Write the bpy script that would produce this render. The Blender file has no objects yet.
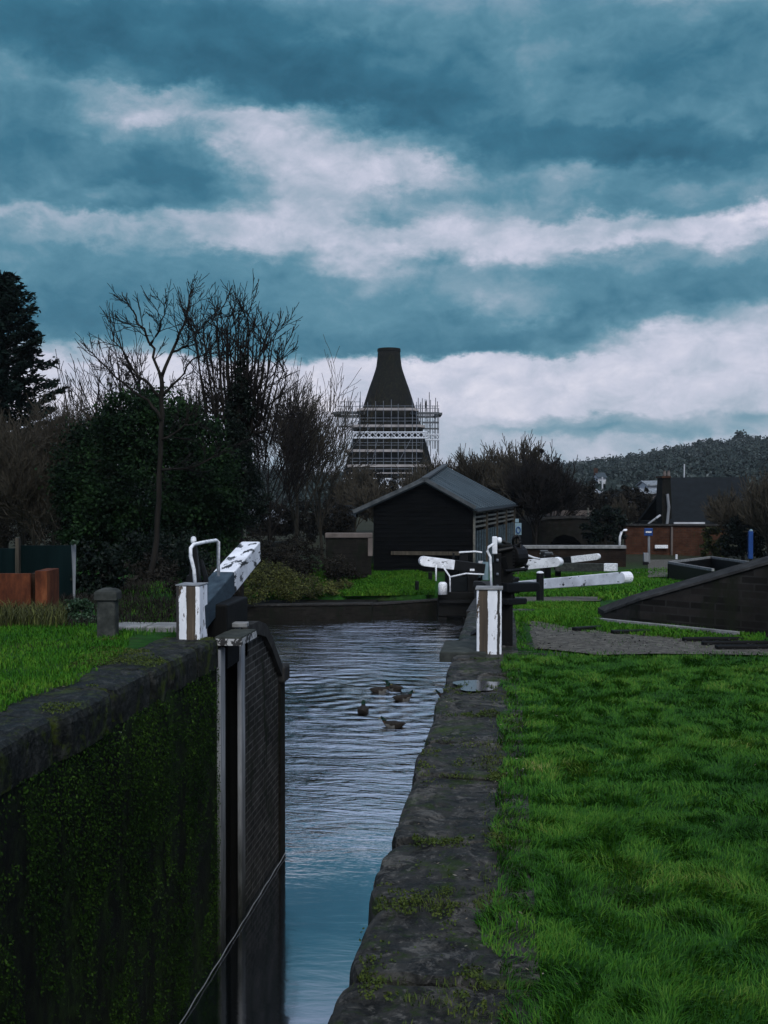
import bpy, bmesh, math, random
import numpy as np
from mathutils import Vector, Matrix
rnd = random.Random(7)
rng = np.random.default_rng(11)
SC = bpy.context.scene
COL = SC.collection
# ------------------------------------------------------------------ camera
F = 1100.0
CAM = Vector((0, 0, 1.5))
TH = math.atan(124 / F)
PH = math.atan(19 / F)
RT = Vector((math.cos(TH), math.sin(TH), 0))
F0 = Vector((-math.sin(TH), math.cos(TH), 0))
FW = F0 * math.cos(PH) - Vector((0, 0, math.sin(PH)))
UP = F0 * math.sin(PH) + Vector((0, 0, math.cos(PH)))
cd = bpy.data.cameras.new('camera')
cam = bpy.data.objects.new('camera', cd)
COL.objects.link(cam)
cam.location = CAM
cam.rotation_euler = (math.radians(90) - PH, 0, TH)
cd.sensor_width = 36
cd.lens = F / 1024 * 36
cd.clip_start = 0.05
cd.clip_end = 8000
HAZE = .00013
SC.camera = cam


def ray(px, py):
    return FW + RT * ((px - 384) / F) + UP * ((512 - py) / F)


def at(px, py, D):
    """world point that stands D metres in front of the camera, seen in direction px, py"""
    d = ray(px, py)
    return CAM + d * (D / d.dot(F0))


# ------------------------------------------------------------------ terrain heights
WZ = -3.3           # water level
LX, RX = -2.97, -0.52   # faces of the lock walls


def sstep(a, b, x):
    t = min(1, max(0, (x - a) / (b - a)))
    return t * t * (3 - 2 * t)


def hills(x, y):
    return 0.0


def height(x, y):
    xr = -.42 - .68 * sstep(29, 40, y)
    if x > -1.9:
        z = -0.0625 * min(32, max(0, y - 13))
        z += 0.05 * math.sin(x * .9 + 1.3) * math.sin(y * .43) * sstep(13, 17, y)
        if y > 14.6:
            return -4.6 if x < xr else z
        if x < RX + .16:
            return -4.6
        if x < .09:
            return -.14
        return z
    # left side and the far bank
    shore = -4.3 - (y - 14.6) * 0.238
    left = -0.012 * max(0, y - 14) - 1.2 * sstep(22, 48, y)
    far = -2.72 + 0.115 * max(0, y - 41.5)
    far = min(far, -1.75)
    if y <= 14.6:
        if y > 12.25 and LX - .22 > x > LX - .95:
            return -.95
        return 0.0 if x < LX - .55 else (-.14 if x < LX - .22 else -4.6)
    if x > -2.75 and y > 41:
        return -4.6
    k = sstep(40.5, 47, y)
    if y < 42.5 + (x + 9) * 0.12 and x > shore:
        return -4.6
    t = sstep(0, 6, shore - x)
    if y < 42:
        edge = sstep(0, 0.8, shore - x)
        zl = left * t + (1 - t) * (left - .45 * sstep(16, 30, y) - 1.0 * sstep(28, 41, y))
        return -4.0 * (1 - edge) + zl * edge
    zz = far * (1 - sstep(2, 9, -10.2 - x)) + left * sstep(2, 9, -10.2 - x)
    return zz


def gp(px, py, dmin=3.0, dmax=400):
    """where the ray through px, py meets the ground"""
    d = ray(px, py)
    d = d / d.dot(F0)
    t = dmin
    while t < dmax:
        p = CAM + d * t
        if p.z < height(p.x, p.y):
            return p
        t += 0.02 if t < 40 else .1
    return CAM + d * dmax


# ------------------------------------------------------------------ node materials
def nset(nt, kind, **kw):
    n = nt.nodes.new(kind)
    for k, v in kw.items():
        setattr(n, k, v)
    return n


def new_mat(name):
    m = bpy.data.materials.new(name)
    m.use_nodes = True
    nt = m.node_tree
    for n in list(nt.nodes):
        nt.nodes.remove(n)
    out = nt.nodes.new('ShaderNodeOutputMaterial')
    b = nt.nodes.new('ShaderNodeBsdfPrincipled')
    nt.links.new(b.outputs[0], out.inputs[0])
    return m, nt, b


def ramp(nt, fac, stops):
    r = nt.nodes.new('ShaderNodeValToRGB')
    e = r.color_ramp.elements
    while len(e) > 1:
        e.remove(e[-1])
    for i, (p, c) in enumerate(stops):
        el = e[0] if i == 0 else e.new(p)
        el.position = p
        el.color = (c[0], c[1], c[2], 1)
    nt.links.new(fac, r.inputs[0])
    return r.outputs[0]


def noise(nt, vec, scale, detail=6, rough=.6, dist=0.0):
    n = nt.nodes.new('ShaderNodeTexNoise')
    n.inputs['Scale'].default_value = scale
    n.inputs['Detail'].default_value = detail
    n.inputs['Roughness'].default_value = rough
    n.inputs['Distortion'].default_value = dist
    if vec is not None:
        nt.links.new(vec, n.inputs['Vector'])
    return n.outputs['Fac']


def coords(nt, stretch=(1, 1, 1), rot=(0, 0, 0)):
    tc = nt.nodes.new('ShaderNodeTexCoord')
    mp = nt.nodes.new('ShaderNodeMapping')
    mp.inputs['Scale'].default_value = stretch
    mp.inputs['Rotation'].default_value = rot
    nt.links.new(tc.outputs['Object'], mp.inputs['Vector'])
    return mp.outputs[0]


def mixc(nt, fac, a, b, mode='MIX'):
    m = nt.nodes.new('ShaderNodeMix')
    m.data_type = 'RGBA'
    m.blend_type = mode
    for sock, v in ((m.inputs[0], fac), (m.inputs[6], a), (m.inputs[7], b)):
        if hasattr(v, 'is_output'):
            nt.links.new(v, sock)
        elif isinstance(v, (int, float)):
            sock.default_value = v
        else:
            sock.default_value = (v[0], v[1], v[2], 1)
    return m.outputs[2]


def bump(nt, b, h, strength=.4, dist=.02):
    n = nt.nodes.new('ShaderNodeBump')
    n.inputs['Strength'].default_value = strength
    n.inputs['Distance'].default_value = dist
    nt.links.new(h, n.inputs['Height'])
    nt.links.new(n.outputs[0], b.inputs['Normal'])


def mat(name, stops, scale=6, rough=.8, bmp=.3, bdist=.01, stretch=(1, 1, 1), detail=7, spec=.12, bscale=None, metallic=0, nrough=.62):
    m, nt, b = new_mat(name)
    v = coords(nt, stretch)
    n1 = noise(nt, v, scale, detail, nrough)
    c = ramp(nt, n1, stops)
    nt.links.new(c, b.inputs['Base Color'])
    b.inputs['Roughness'].default_value = rough
    b.inputs['Specular IOR Level'].default_value = spec
    b.inputs['Metallic'].default_value = metallic
    if bmp:
        bump(nt, b, noise(nt, v, bscale or scale * 3, 6, .65), bmp, bdist)
    return m


def leaf_mat(name, stops, rough=.6, spec=.25, patch=.6, rand=.45, pamp=1.0):
    """every leaf its own tone, and slow patches over the plant"""
    m, nt, b = new_mat(name)
    g = nt.nodes.new('ShaderNodeNewGeometry')
    n1 = noise(nt, coords(nt), patch, 3, .6)
    a = nt.nodes.new('ShaderNodeMath'); a.operation = 'MULTIPLY_ADD'
    nt.links.new(g.outputs['Random Per Island'], a.inputs[0])
    a.inputs[1].default_value = rand
    n1b = nt.nodes.new('ShaderNodeMath'); n1b.operation = 'MULTIPLY_ADD'
    nt.links.new(n1, n1b.inputs[0]); n1b.inputs[1].default_value = pamp; n1b.inputs[2].default_value = .5 - pamp * .5
    nt.links.new(n1b.outputs[0], a.inputs[2])
    s = nt.nodes.new('ShaderNodeMath'); s.operation = 'SUBTRACT'
    nt.links.new(a.outputs[0], s.inputs[0]); s.inputs[1].default_value = rand * .5
    c = ramp(nt, s.outputs[0], stops)
    nt.links.new(c, b.inputs['Base Color'])
    b.inputs['Roughness'].default_value = rough
    b.inputs['Specular IOR Level'].default_value = spec
    return m


def paint_mat(name, paint, under, thr=.62, scale=9, stretch=(1, 1, 1), rough=.55, dirt=.35):
    """weathered paint that has flaked off the timber in places"""
    m, nt, b = new_mat(name)
    v = coords(nt, stretch)
    n1 = noise(nt, v, scale, 8, .65)
    n2 = noise(nt, coords(nt), 3, 5, .6)
    pc = ramp(nt, n2, [(.3, [p * (1 - dirt) for p in paint]), (.62, paint)])
    uc = ramp(nt, noise(nt, v, scale * 4, 5, .6), [(.3, [u * .5 for u in under]), (.7, under)])
    mask = ramp(nt, n1, [(thr - .012, (0, 0, 0)), (thr + .012, (1, 1, 1))])
    nt.links.new(mixc(nt, mask, pc, uc), b.inputs['Base Color'])
    b.inputs['Roughness'].default_value = rough
    b.inputs['Specular IOR Level'].default_value = .3
    inv = nt.nodes.new('ShaderNodeInvert'); nt.links.new(mask, inv.inputs['Color'])
    bump(nt, b, inv.outputs[0], .35, .006)
    return m


def brick_mat(name, c1, c2, mortar, scale=1.0, bw=.23, bh=.08, axis='xz', moss=None, moss_thr=.55, rough=.85):
    m, nt, b = new_mat(name)
    rot = {'xz': (math.radians(90), 0, 0), 'yz': (math.radians(90), 0, math.radians(90)), 'xy': (0, 0, 0)}[axis]
    tc = nt.nodes.new('ShaderNodeTexCoord')
    sep = nt.nodes.new('ShaderNodeSeparateXYZ'); nt.links.new(tc.outputs['Object'], sep.inputs[0])
    cmb = nt.nodes.new('ShaderNodeCombineXYZ')
    a, c = {'xz': (0, 2), 'yz': (1, 2), 'xy': (0, 1)}[axis]
    nt.links.new(sep.outputs[a], cmb.inputs[0]); nt.links.new(sep.outputs[c], cmb.inputs[1])
    t = nt.nodes.new('ShaderNodeTexBrick')
    nt.links.new(cmb.outputs[0], t.inputs['Vector'])
    t.inputs['Scale'].default_value = scale
    t.inputs['Brick Width'].default_value = bw
    t.inputs['Row Height'].default_value = bh
    t.inputs['Mortar Size'].default_value = .008
    t.inputs['Color1'].default_value = (*c1, 1)
    t.inputs['Color2'].default_value = (*c2, 1)
    t.inputs['Mortar'].default_value = (*mortar, 1)
    n1 = noise(nt, coords(nt), 2.2, 6, .65)
    col = mixc(nt, ramp(nt, n1, [(.35, (0, 0, 0)), (.7, (.75, .75, .75))]), t.outputs['Color'], [x * .35 for x in c1])
    if moss:
        n2 = noise(nt, coords(nt, (1, 1, .35)), 3.5, 7, .7)
        col = mixc(nt, ramp(nt, n2, [(moss_thr, (0, 0, 0)), (moss_thr + .12, (1, 1, 1))]), col, moss)
    nt.links.new(col, b.inputs['Base Color'])
    b.inputs['Roughness'].default_value = rough
    b.inputs['Specular IOR Level'].default_value = .08
    bump(nt, b, t.outputs['Fac'], -.5, .01)
    return m


# ------------------------------------------------------------------ mesh building
ORG = {}


class MB:
    def __init__(s):
        s.v, s.f, s.mi = [], [], []

    def add(s, vs, fs, mi=0):
        o = len(s.v)
        s.v += [tuple(p) for p in vs]
        s.f += [tuple(i + o for i in f) for f in fs]
        s.mi += [mi] * len(fs)
        return s

    def hexa(s, p, mi=0):
        """eight points: bottom ring 0-3 and top ring 4-7"""
        return s.add(p, [(3, 2, 1, 0), (4, 5, 6, 7), (0, 1, 5, 4), (1, 2, 6, 5), (2, 3, 7, 6), (3, 0, 4, 7)], mi)

    def box(s, x0, x1, y0, y1, z0, z1, mi=0):
        return s.hexa([(x0, y0, z0), (x1, y0, z0), (x1, y1, z0), (x0, y1, z0), (x0, y0, z1), (x1, y0, z1), (x1, y1, z1), (x0, y1, z1)], mi)

    def obox(s, c, size, rz=0, tilt=0, mi=0):
        """box standing on c, turned rz about z"""
        R = Matrix.Rotation(rz, 3, 'Z') @ Matrix.Rotation(tilt, 3, 'X')
        w, d, h = size[0] / 2, size[1] / 2, size[2]
        ps = [(-w, -d, 0), (w, -d, 0), (w, d, 0), (-w, d, 0), (-w, -d, h), (w, -d, h), (w, d, h), (-w, d, h)]
        return s.hexa([Vector(c) + R @ Vector(p) for p in ps], mi)

    def bar(s, a, b, w, h, up=(0, 0, 1), mi=0, w2=None, h2=None):
        """square bar from a to b; w across, h along up"""
        a, b = Vector(a), Vector(b)
        d = (b - a).normalized()
        sd = d.cross(Vector(up)).normalized()
        u = sd.cross(d).normalized()
        w2 = w if w2 is None else w2
        h2 = h if h2 is None else h2
        q = []
        for p, ww, hh in ((a, w, h), (b, w2, h2)):
            q += [p - sd * ww / 2 - u * hh / 2, p + sd * ww / 2 - u * hh / 2, p + sd * ww / 2 + u * hh / 2, p - sd * ww / 2 + u * hh / 2]
        return s.add(q, [(0, 1, 2, 3), (7, 6, 5, 4), (0, 4, 5, 1), (1, 5, 6, 2), (2, 6, 7, 3), (3, 7, 4, 0)], mi)

    def tube(s, pts, rad, n=8, mi=0, cap=True):
        pts = [Vector(p) for p in pts]
        if not isinstance(rad, (list, tuple)):
            rad = [rad] * len(pts)
        o = len(s.v)
        ref = Vector((.31, .17, .93))
        for i, p in enumerate(pts):
            d = (pts[min(i + 1, len(pts) - 1)] - pts[max(i - 1, 0)])
            if d.length < 1e-9:
                d = Vector((0, 0, 1))
            d.normalize()
            r0 = ref if abs(d.dot(ref)) < .95 else Vector((1, 0, 0))
            a = d.cross(r0).normalized()
            c = d.cross(a)
            for k in range(n):
                t = 2 * math.pi * k / n
                q = p + (a * math.cos(t) + c * math.sin(t)) * rad[i]
                s.v.append((q.x, q.y, q.z))
        for i in range(len(pts) - 1):
            for k in range(n):
                k2 = (k + 1) % n
                s.f.append((o + i * n + k, o + i * n + k2, o + (i + 1) * n + k2, o + (i + 1) * n + k))
                s.mi.append(mi)
        if cap:
            s.f.append(tuple(o + k for k in reversed(range(n)))); s.mi.append(mi)
            e = o + (len(pts) - 1) * n
            s.f.append(tuple(e + k for k in range(n))); s.mi.append(mi)
        return s

    def lathe(s, c, prof, n=24, mi=0, sx=1, sy=1):
        """prof: list of (radius, z)"""
        o = len(s.v)
        for r, z in prof:
            for k in range(n):
                t = 2 * math.pi * k / n
                s.v.append((c[0] + r * sx * math.cos(t), c[1] + r * sy * math.sin(t), c[2] + z))
        for i in range(len(prof) - 1):
            for k in range(n):
                k2 = (k + 1) % n
                s.f.append((o + i * n + k, o + i * n + k2, o + (i + 1) * n + k2, o + (i + 1) * n + k)); s.mi.append(mi)
        s.f.append(tuple(o + k for k in reversed(range(n)))); s.mi.append(mi)
        e = o + (len(prof) - 1) * n
        s.f.append(tuple(e + k for k in range(n))); s.mi.append(mi)
        return s

    def prism(s, poly, d, mi=0):
        """closed polygon of points pushed along vector d"""
        d = Vector(d); n = len(poly)
        ps = [Vector(p) for p in poly] + [Vector(p) + d for p in poly]
        fs = [tuple(reversed(range(n))), tuple(range(n, 2 * n))]
        for i in range(n):
            j = (i + 1) % n
            fs.append((i, j, n + j, n + i))
        return s.add(ps, fs, mi)

    def build(s, name, mats, parent=None, smooth=False, bevel=0, loc=None, seg=2):
        if not isinstance(mats, (list, tuple)):
            mats = [mats]
        org = Vector((0, 0, 0))
        if parent is not None:
            org = ORG[parent.name]
        elif loc is not None:
            org = Vector(loc)
        me = bpy.data.meshes.new(name)
        me.from_pydata([(p[0] - org.x, p[1] - org.y, p[2] - org.z) for p in s.v], [], s.f)
        for m in mats:
            me.materials.append(m)
        if len(mats) > 1:
            me.polygons.foreach_set('material_index', s.mi)
        bm = bmesh.new(); bm.from_mesh(me)
        bmesh.ops.recalc_face_normals(bm, faces=bm.faces)
        bm.to_mesh(me); bm.free()
        if smooth:
            me.polygons.foreach_set('use_smooth', [True] * len(me.polygons))
        me.update()
        o = bpy.data.objects.new(name, me)
        COL.objects.link(o)
        if parent is not None:
            o.parent = parent
            ORG[o.name] = org
        else:
            o.location = org
            ORG[o.name] = org
        if bevel:
            b = o.modifiers.new('bevel', 'BEVEL'); b.width = bevel; b.segments = seg; b.limit_method = 'ANGLE'; b.angle_limit = math.radians(35)
        return o


def tag(o, label=None, cat=None, group=None, kind=None):
    if label: o['label'] = label
    if cat: o['category'] = cat
    if group: o['group'] = group
    if kind: o['kind'] = kind
    return o


def thing(name, loc, label, cat, group=None):
    o = bpy.data.objects.new(name, None)
    o.empty_display_size = .2
    COL.objects.link(o)
    o.location = loc
    ORG[o.name] = Vector(loc)
    return tag(o, label, cat, group)


def copy_tree(o, parent=None):
    c = o.copy()
    COL.objects.link(c)
    if parent is not None:
        c.parent = parent
    for ch in [x for x in COL.objects if x.parent == o]:
        copy_tree(ch, c)
    return c


def np_mesh(name, V, Fc, mats, parent=None, loc=(0, 0, 0)):
    org = ORG[parent.name] if parent is not None else Vector(loc)
    V = np.asarray(V, dtype=np.float32) - np.array(org, dtype=np.float32)
    Fc = np.asarray(Fc, dtype=np.int32)
    me = bpy.data.meshes.new(name)
    k = Fc.shape[1]
    me.vertices.add(len(V)); me.vertices.foreach_set('co', V.ravel())
    me.loops.add(len(Fc) * k); me.loops.foreach_set('vertex_index', Fc.ravel())
    me.polygons.add(len(Fc))
    me.polygons.foreach_set('loop_start', np.arange(0, len(Fc) * k, k, dtype=np.int32))
    me.polygons.foreach_set('loop_total', np.full(len(Fc), k, dtype=np.int32))
    me.update(calc_edges=True)
    for m in (mats if isinstance(mats, (list, tuple)) else [mats]):
        me.materials.append(m)
    o = bpy.data.objects.new(name, me)
    COL.objects.link(o)
    if parent is not None:
        o.parent = parent
    else:
        o.location = org
    ORG[o.name] = org
    return o


def leaves(C, size, aspect=1.6, droop=0.0, updir=None):
    """one pointed leaf (a folded diamond) at each centre"""
    C = np.asarray(C, dtype=np.float64)
    n = len(C)
    size = np.broadcast_to(size, (n,))[:, None]
    a = rng.normal(size=(n, 3))
    if updir is not None:
        a = a * .6 + np.asarray(updir)
    a[:, 2] -= droop
    a /= np.linalg.norm(a, axis=1)[:, None]
    b = np.cross(a, rng.normal(size=(n, 3)))
    b /= np.linalg.norm(b, axis=1)[:, None]
    V = np.empty((n, 4, 3))
    V[:, 0] = C - a * size * .5
    V[:, 1] = C + b * size * .5 / aspect
    V[:, 2] = C + a * size * .5
    V[:, 3] = C - b * size * .5 / aspect
    Fc = np.arange(n * 4).reshape(n, 4)
    return V.reshape(-1, 3), Fc


def ellipsoid_pts(c, r, n, inner=.55):
    d = rng.normal(size=(n, 3)); d /= np.linalg.norm(d, axis=1)[:, None]
    rad = inner + (1 - inner) * rng.random(n) ** .6
    return np.array(c) + d * rad[:, None] * np.array(r)


# ------------------------------------------------------------------ bare trees
def grow(mbs, p, d, length, radius, lvl, P):
    """recursive branch: P holds levels, spread, up, kids, twig radius"""
    n = 4 if lvl < P['levels'] else 3
    pts, rad = [p], [radius]
    dirs = []
    q = Vector(p)
    dd = Vector(d).normalized()
    end = max(P['tip'], radius * (P['taper'] if lvl else P.get('taper0', P['taper'])))
    for i in range(n):
        j = P['wob'] * (1 if lvl else .45)
        dd = (dd + Vector((rnd.gauss(0, j), rnd.gauss(0, j), rnd.gauss(0, j) + P['up'] * (.5 if lvl == 0 else 1)))).normalized()
        q = q + dd * (length / n)
        pts.append(q.copy()); rad.append(radius + (end - radius) * (i + 1) / n)
        dirs.append(dd.copy())
    mb = mbs[0] if lvl < P['split'] else mbs[1]
    mb.tube(pts, rad, 6 if lvl == 0 else (4 if lvl < 3 else 3), cap=False)
    if lvl >= P['levels']:
        return
    k = P['kids'][min(lvl, len(P['kids']) - 1)]
    for c in range(k):
        t = P['from'][min(lvl, len(P['from']) - 1)]
        t = t + (1 - t) * ((c + rnd.random()) / k)
        i = min(n - 1, int(t * n)); fr = t * n - i
        s = pts[i] + (pts[i + 1] - pts[i]) * fr
        r = rad[i] + (rad[i + 1] - rad[i]) * fr
        ang = rnd.uniform(0, 2 * math.pi)
        dv = dirs[i]
        a = dv.cross(Vector((.3, .2, .9) if abs(dv.z) < .9 else (1, 0, 0))).normalized()
        b = dv.cross(a)
        sp = P['spread'] * rnd.uniform(.7, 1.25)
        nd = dv * math.cos(sp) + (a * math.cos(ang) + b * math.sin(ang)) * math.sin(sp)
        grow(mbs, s, nd, length * P['len'] * rnd.uniform(.75, 1.2) * (1 - .35 * (t - .4)), max(P['tip'], r * .62), lvl + 1, P)
    if P.get('lead', True) and lvl >= P.get('lead_from', 0):
        grow(mbs, pts[-1], dirs[-1], length * P['len'] * 1.05, rad[-1], lvl + 1, P)


def bare_tree(name, base, H, label, mat_t, mat_w, group=None, seed=1, d=(0, 0, 1), **kw):
    global rnd
    old = rnd
    rnd = random.Random(seed)
    P = dict(levels=5, spread=.6, up=.06, kids=[5, 4, 3, 3, 2], tip=.008, taper=.55, wob=.09, split=2, len=.62, radius=H * .02)
    P['from'] = [.35, .25]
    P.update(kw)
    t = thing(name, base, label, 'tree', group)
    m0, m1 = MB(), MB()
    grow([m0, m1], Vector(base) - Vector((0, 0, .3)), d, H * P.get('trunk', .42), P['radius'], 0, P)
    m0.build('trunk', mat_t, t, smooth=True)
    m1.build('crown', mat_w, t)
    rnd = old
    return t
# ------------------------------------------------------------------ sky, sun
SUN_EL, SUN_AZ = 46, 163      # degrees; azimuth clockwise from +Y: behind the camera
w = bpy.data.worlds.new('World'); SC.world = w
w.use_nodes = True
nt = w.node_tree
for n in list(nt.nodes):
    nt.nodes.remove(n)


def lk(a, sock):
    if hasattr(a, 'is_output'):
        nt.links.new(a, sock)
    else:
        sock.default_value = a


def M(op, a, b=0.0, c=None):
    n = nt.nodes.new('ShaderNodeMath'); n.operation = op
    lk(a, n.inputs[0]); lk(b, n.inputs[1])
    if c is not None:
        lk(c, n.inputs[2])
    return n.outputs[0]


def SM(a, b, x):
    n = nt.nodes.new('ShaderNodeMapRange'); n.interpolation_type = 'SMOOTHSTEP'
    lk(x, n.inputs[0]); n.inputs[1].default_value = a; n.inputs[2].default_value = b
    return n.outputs[0]


tc = nt.nodes.new('ShaderNodeTexCoord')
sp = nt.nodes.new('ShaderNodeSeparateXYZ'); nt.links.new(tc.outputs['Generated'], sp.inputs[0])
X, Y, Z = sp.outputs
az = M('ARCTAN2', X, Y)
el = M('ARCSINE', Z)
# cloud drift: wide streaks near the horizon, billows higher up
cv = nt.nodes.new('ShaderNodeCombineXYZ')
lk(M('MULTIPLY', az, 1.0), cv.inputs[0]); lk(M('MULTIPLY', el, 1.6), cv.inputs[1])
wn = nt.nodes.new('ShaderNodeTexNoise'); wn.inputs['Scale'].default_value = 13; wn.inputs['Detail'].default_value = 9; wn.inputs['Roughness'].default_value = .67
nt.links.new(cv.outputs[0], wn.inputs['Vector'])
wc = nt.nodes.new('ShaderNodeSeparateColor'); nt.links.new(wn.outputs['Color'], wc.inputs[0])
azw = M('ADD', az, M('MULTIPLY', M('SUBTRACT', wc.outputs[0], .5), .12))
elw = M('ADD', el, M('MULTIPLY', M('SUBTRACT', wc.outputs[1], .5), .060))
# cloud cover: how bright the layer is at each azimuth (across) and elevation (down), 0 dark to 10 white
COVER = [
(0, [3, 2.5, 2, 2.5, 3, 3.5, 4, 4.5, 4.5, 4.5, 4.5, 4.5, 4, 4.5, 7.5, 7, 5]),
(30, [2, 2, 1.5, 1.5, 1.5, 2, 2.5, 3.5, 4, 4, 4.5, 4.5, 4, 3.5, 4, 4.5, 4.5]),
(60, [1.5, 1, .5, .5, .5, .5, 1, 1.5, 2, 3, 3.5, 4.5, 4, 3, 2.5, 3, 3.5]),
(85, [4, 2.5, 3, 2, 1, .7, .5, .7, 1, 2, 3, 3.5, 3, 2.5, 2, 2.5, 3]),
(105, [4, 4.5, 6, 7, 5.5, 3, 1, .5, .5, 1, 2, 3.5, 4, 4, 3, 3, 3]),
(125, [3, 3.5, 6, 8, 7, 7.5, 7, 5, 2, 1, 1.5, 3, 4, 4, 3.5, 4, 3]),
(145, [2.5, 3, 5, 4.5, 5, 8, 8, 7, 6, 4, 1.5, 1.5, 2, 1, 1.5, 3, 4]),
(165, [2, 2, 3, 2.5, 3, 7, 8, 8, 8, 8, 3, 2, 2, .7, .7, 1.5, 2.5]),
(185, [2.5, 2.5, 2.5, 1.5, 2, 5, 7, 7.5, 8, 7, 5, 4.5, 6, 4, 3, 3, 3.5]),
(200, [3, 3.5, 4.5, 3, 3, 4, 7, 7, 6, 5, 5, 4.5, 5, 4, 5, 4.5, 4.5]),
(215, [4, 4, 3, 2.5, 4, 6, 7.5, 7.5, 4.5, 6, 7, 6, 4, 3.5, 4, 4, 7]),
(230, [7, 7, 7, 6, 7.5, 8, 8, 8, 7, 8, 8, 8, 7.5, 7, 7.5, 8.5, 10]),
(245, [5, 6, 6.5, 5, 7, 7.5, 7, 8.5, 8.5, 7, 8, 8.5, 8, 8.5, 8, 8.5, 7]),
(262, [4, 4, 4, 4, 4, 4, 4.5, 7.5, 7.5, 4.5, 8.5, 8, 5, 5, 5, 5.5, 4.5]),
(280, [3.5, 3.5, 3, 3, 3.5, 3.5, 4, 4.5, 6, 4.5, 5.5, 4, 3.5, 3.5, 3.5, 3.5, 3.5]),
(300, [3, 2.5, 2.5, 2.5, 3, 3.5, 4, 4.5, 4, 4, 6, 5.5, 4, 2.5, 3, 3.5, 4]),
(318, [2.5, 2.5, 2, 2, 2.5, 3, 3.5, 4, 3.5, 3, 3.5, 5.5, 3, 2.5, 5, 7, 7.5]),
(335, [3, 3, 2.5, 2.5, 2.5, 2.5, 3, 3, 2.5, 2.5, 2.5, 2.5, 3, 6.5, 8.5, 8, 8.5]),
(350, [6, 7, 7, 5, 3.5, 3, 3, 3, 2.5, 2.5, 2, 2.5, 5, 8, 8.5, 8.5, 8]),
(362, [8.5, 9, 9, 9, 9, 9, 9, 9, 9, 9, 9, 8.5, 8.5, 8.5, 8.5, 8.5, 8]),
(385, [9, 9, 9, 9, 9, 9, 9, 9, 8.5, 8.5, 9, 9, 9, 8.5, 8.5, 8.5, 8.5]),
(412, [9, 9, 9, 9, 9, 9, 9, 9, 9, 9, 9, 9, 8.5, 8.5, 8, 8, 8]),
(424, [8, 8, 8, 8, 8, 8, 8, 8, 8, 8, 8, 7, 6, 6, 6, 6, 6]),
(432, [8, 8, 8, 8, 8, 8, 8, 8, 8, 8, 7, 5.5, 5, 5, 5, 6, 6.5]),
(446, [7.5] * 17),
(490, [7] * 17)]
AZS = [math.atan((i * 48 - 508) / F) for i in range(17)]
fa = M('DIVIDE', M('SUBTRACT', azw, AZS[0]), AZS[-1] - AZS[0])
acc = None; e_prev = None
for py, vals in COVER:
    row = ramp(nt, fa, [((q - AZS[0]) / (AZS[-1] - AZS[0]), (v / 10,) * 3) for q, v in zip(AZS, vals)])
    e_ = math.atan((493 - py) / F)
    if acc is None:
        acc = row
    else:
        n = nt.nodes.new('ShaderNodeMapRange'); n.interpolation_type = 'SMOOTHSTEP'
        lk(elw, n.inputs[0]); n.inputs[1].default_value = e_; n.inputs[2].default_value = e_prev
        n.inputs[3].default_value = 1; n.inputs[4].default_value = 0
        acc = mixc(nt, n.outputs[0], acc, row)
    e_prev = e_
# fine billows everywhere
fn = nt.nodes.new('ShaderNodeTexNoise'); fn.inputs['Scale'].default_value = 14; fn.inputs['Detail'].default_value = 9; fn.inputs['Roughness'].default_value = .55; fn.inputs['Distortion'].default_value = .3
cv2 = nt.nodes.new('ShaderNodeCombineXYZ'); lk(az, cv2.inputs[0]); lk(M('MULTIPLY', el, 1.6), cv2.inputs[1])
nt.links.new(cv2.outputs[0], fn.inputs['Vector'])
acc = M('ADD', acc, M('MULTIPLY', M('SUBTRACT', fn.outputs['Fac'], .5), .44))
gn = nt.nodes.new('ShaderNodeTexNoise'); gn.inputs['Scale'].default_value = 26; gn.inputs['Detail'].default_value = 9; gn.inputs['Roughness'].default_value = .68; gn.inputs['Distortion'].default_value = .5
nt.links.new(cv2.outputs[0], gn.inputs['Vector'])
acc = M('ADD', acc, M('MULTIPLY', M('SUBTRACT', gn.outputs['Fac'], .5), .36))
# the rest of the sky (overhead and behind the viewer): broken cloud
bn = nt.nodes.new('ShaderNodeTexNoise'); bn.inputs['Scale'].default_value = 3.2; bn.inputs['Detail'].default_value = 8
nt.links.new(tc.outputs['Generated'], bn.inputs['Vector'])
high = SM(.40, .50, el)
side = SM(.50, .9, M('ABSOLUTE', az))
other = M('MAXIMUM', high, side)
oth = M('ADD', M('MULTIPLY', M('SUBTRACT', bn.outputs['Fac'], .5), .8), .70)
mx = nt.nodes.new('ShaderNodeMix'); lk(other, mx.inputs[0]); lk(acc, mx.inputs[2]); lk(oth, mx.inputs[3])
cl = mixc(nt, other, ramp(nt, mx.outputs[0], [(0.0, (0.012, 0.065, 0.106)), (0.22, (0.023, 0.099, 0.152)), (0.42, (0.060, 0.157, 0.216)), (0.58, (0.133, 0.217, 0.277)), (0.72, (0.247, 0.293, 0.361)), (0.86, (0.370, 0.383, 0.463)), (1.0, (0.506, 0.494, 0.556))]), ramp(nt, mx.outputs[0], [(0.0, (0.031, 0.074, 0.148)), (0.4, (0.086, 0.167, 0.296)), (0.7, (0.247, 0.321, 0.469)), (1.0, (0.494, 0.519, 0.605))]))
sk = nt.nodes.new('ShaderNodeTexSky'); sk.sky_type = 'NISHITA'; sk.sun_disc = False
sk.sun_elevation = math.radians(SUN_EL); sk.sun_rotation = math.radians(SUN_AZ)
bg1 = nt.nodes.new('ShaderNodeBackground'); bg1.inputs[1].default_value = .05
nt.links.new(sk.outputs[0], bg1.inputs[0])
bg2 = nt.nodes.new('ShaderNodeBackground'); bg2.inputs[1].default_value = 1.0
nt.links.new(cl, bg2.inputs[0])
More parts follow.
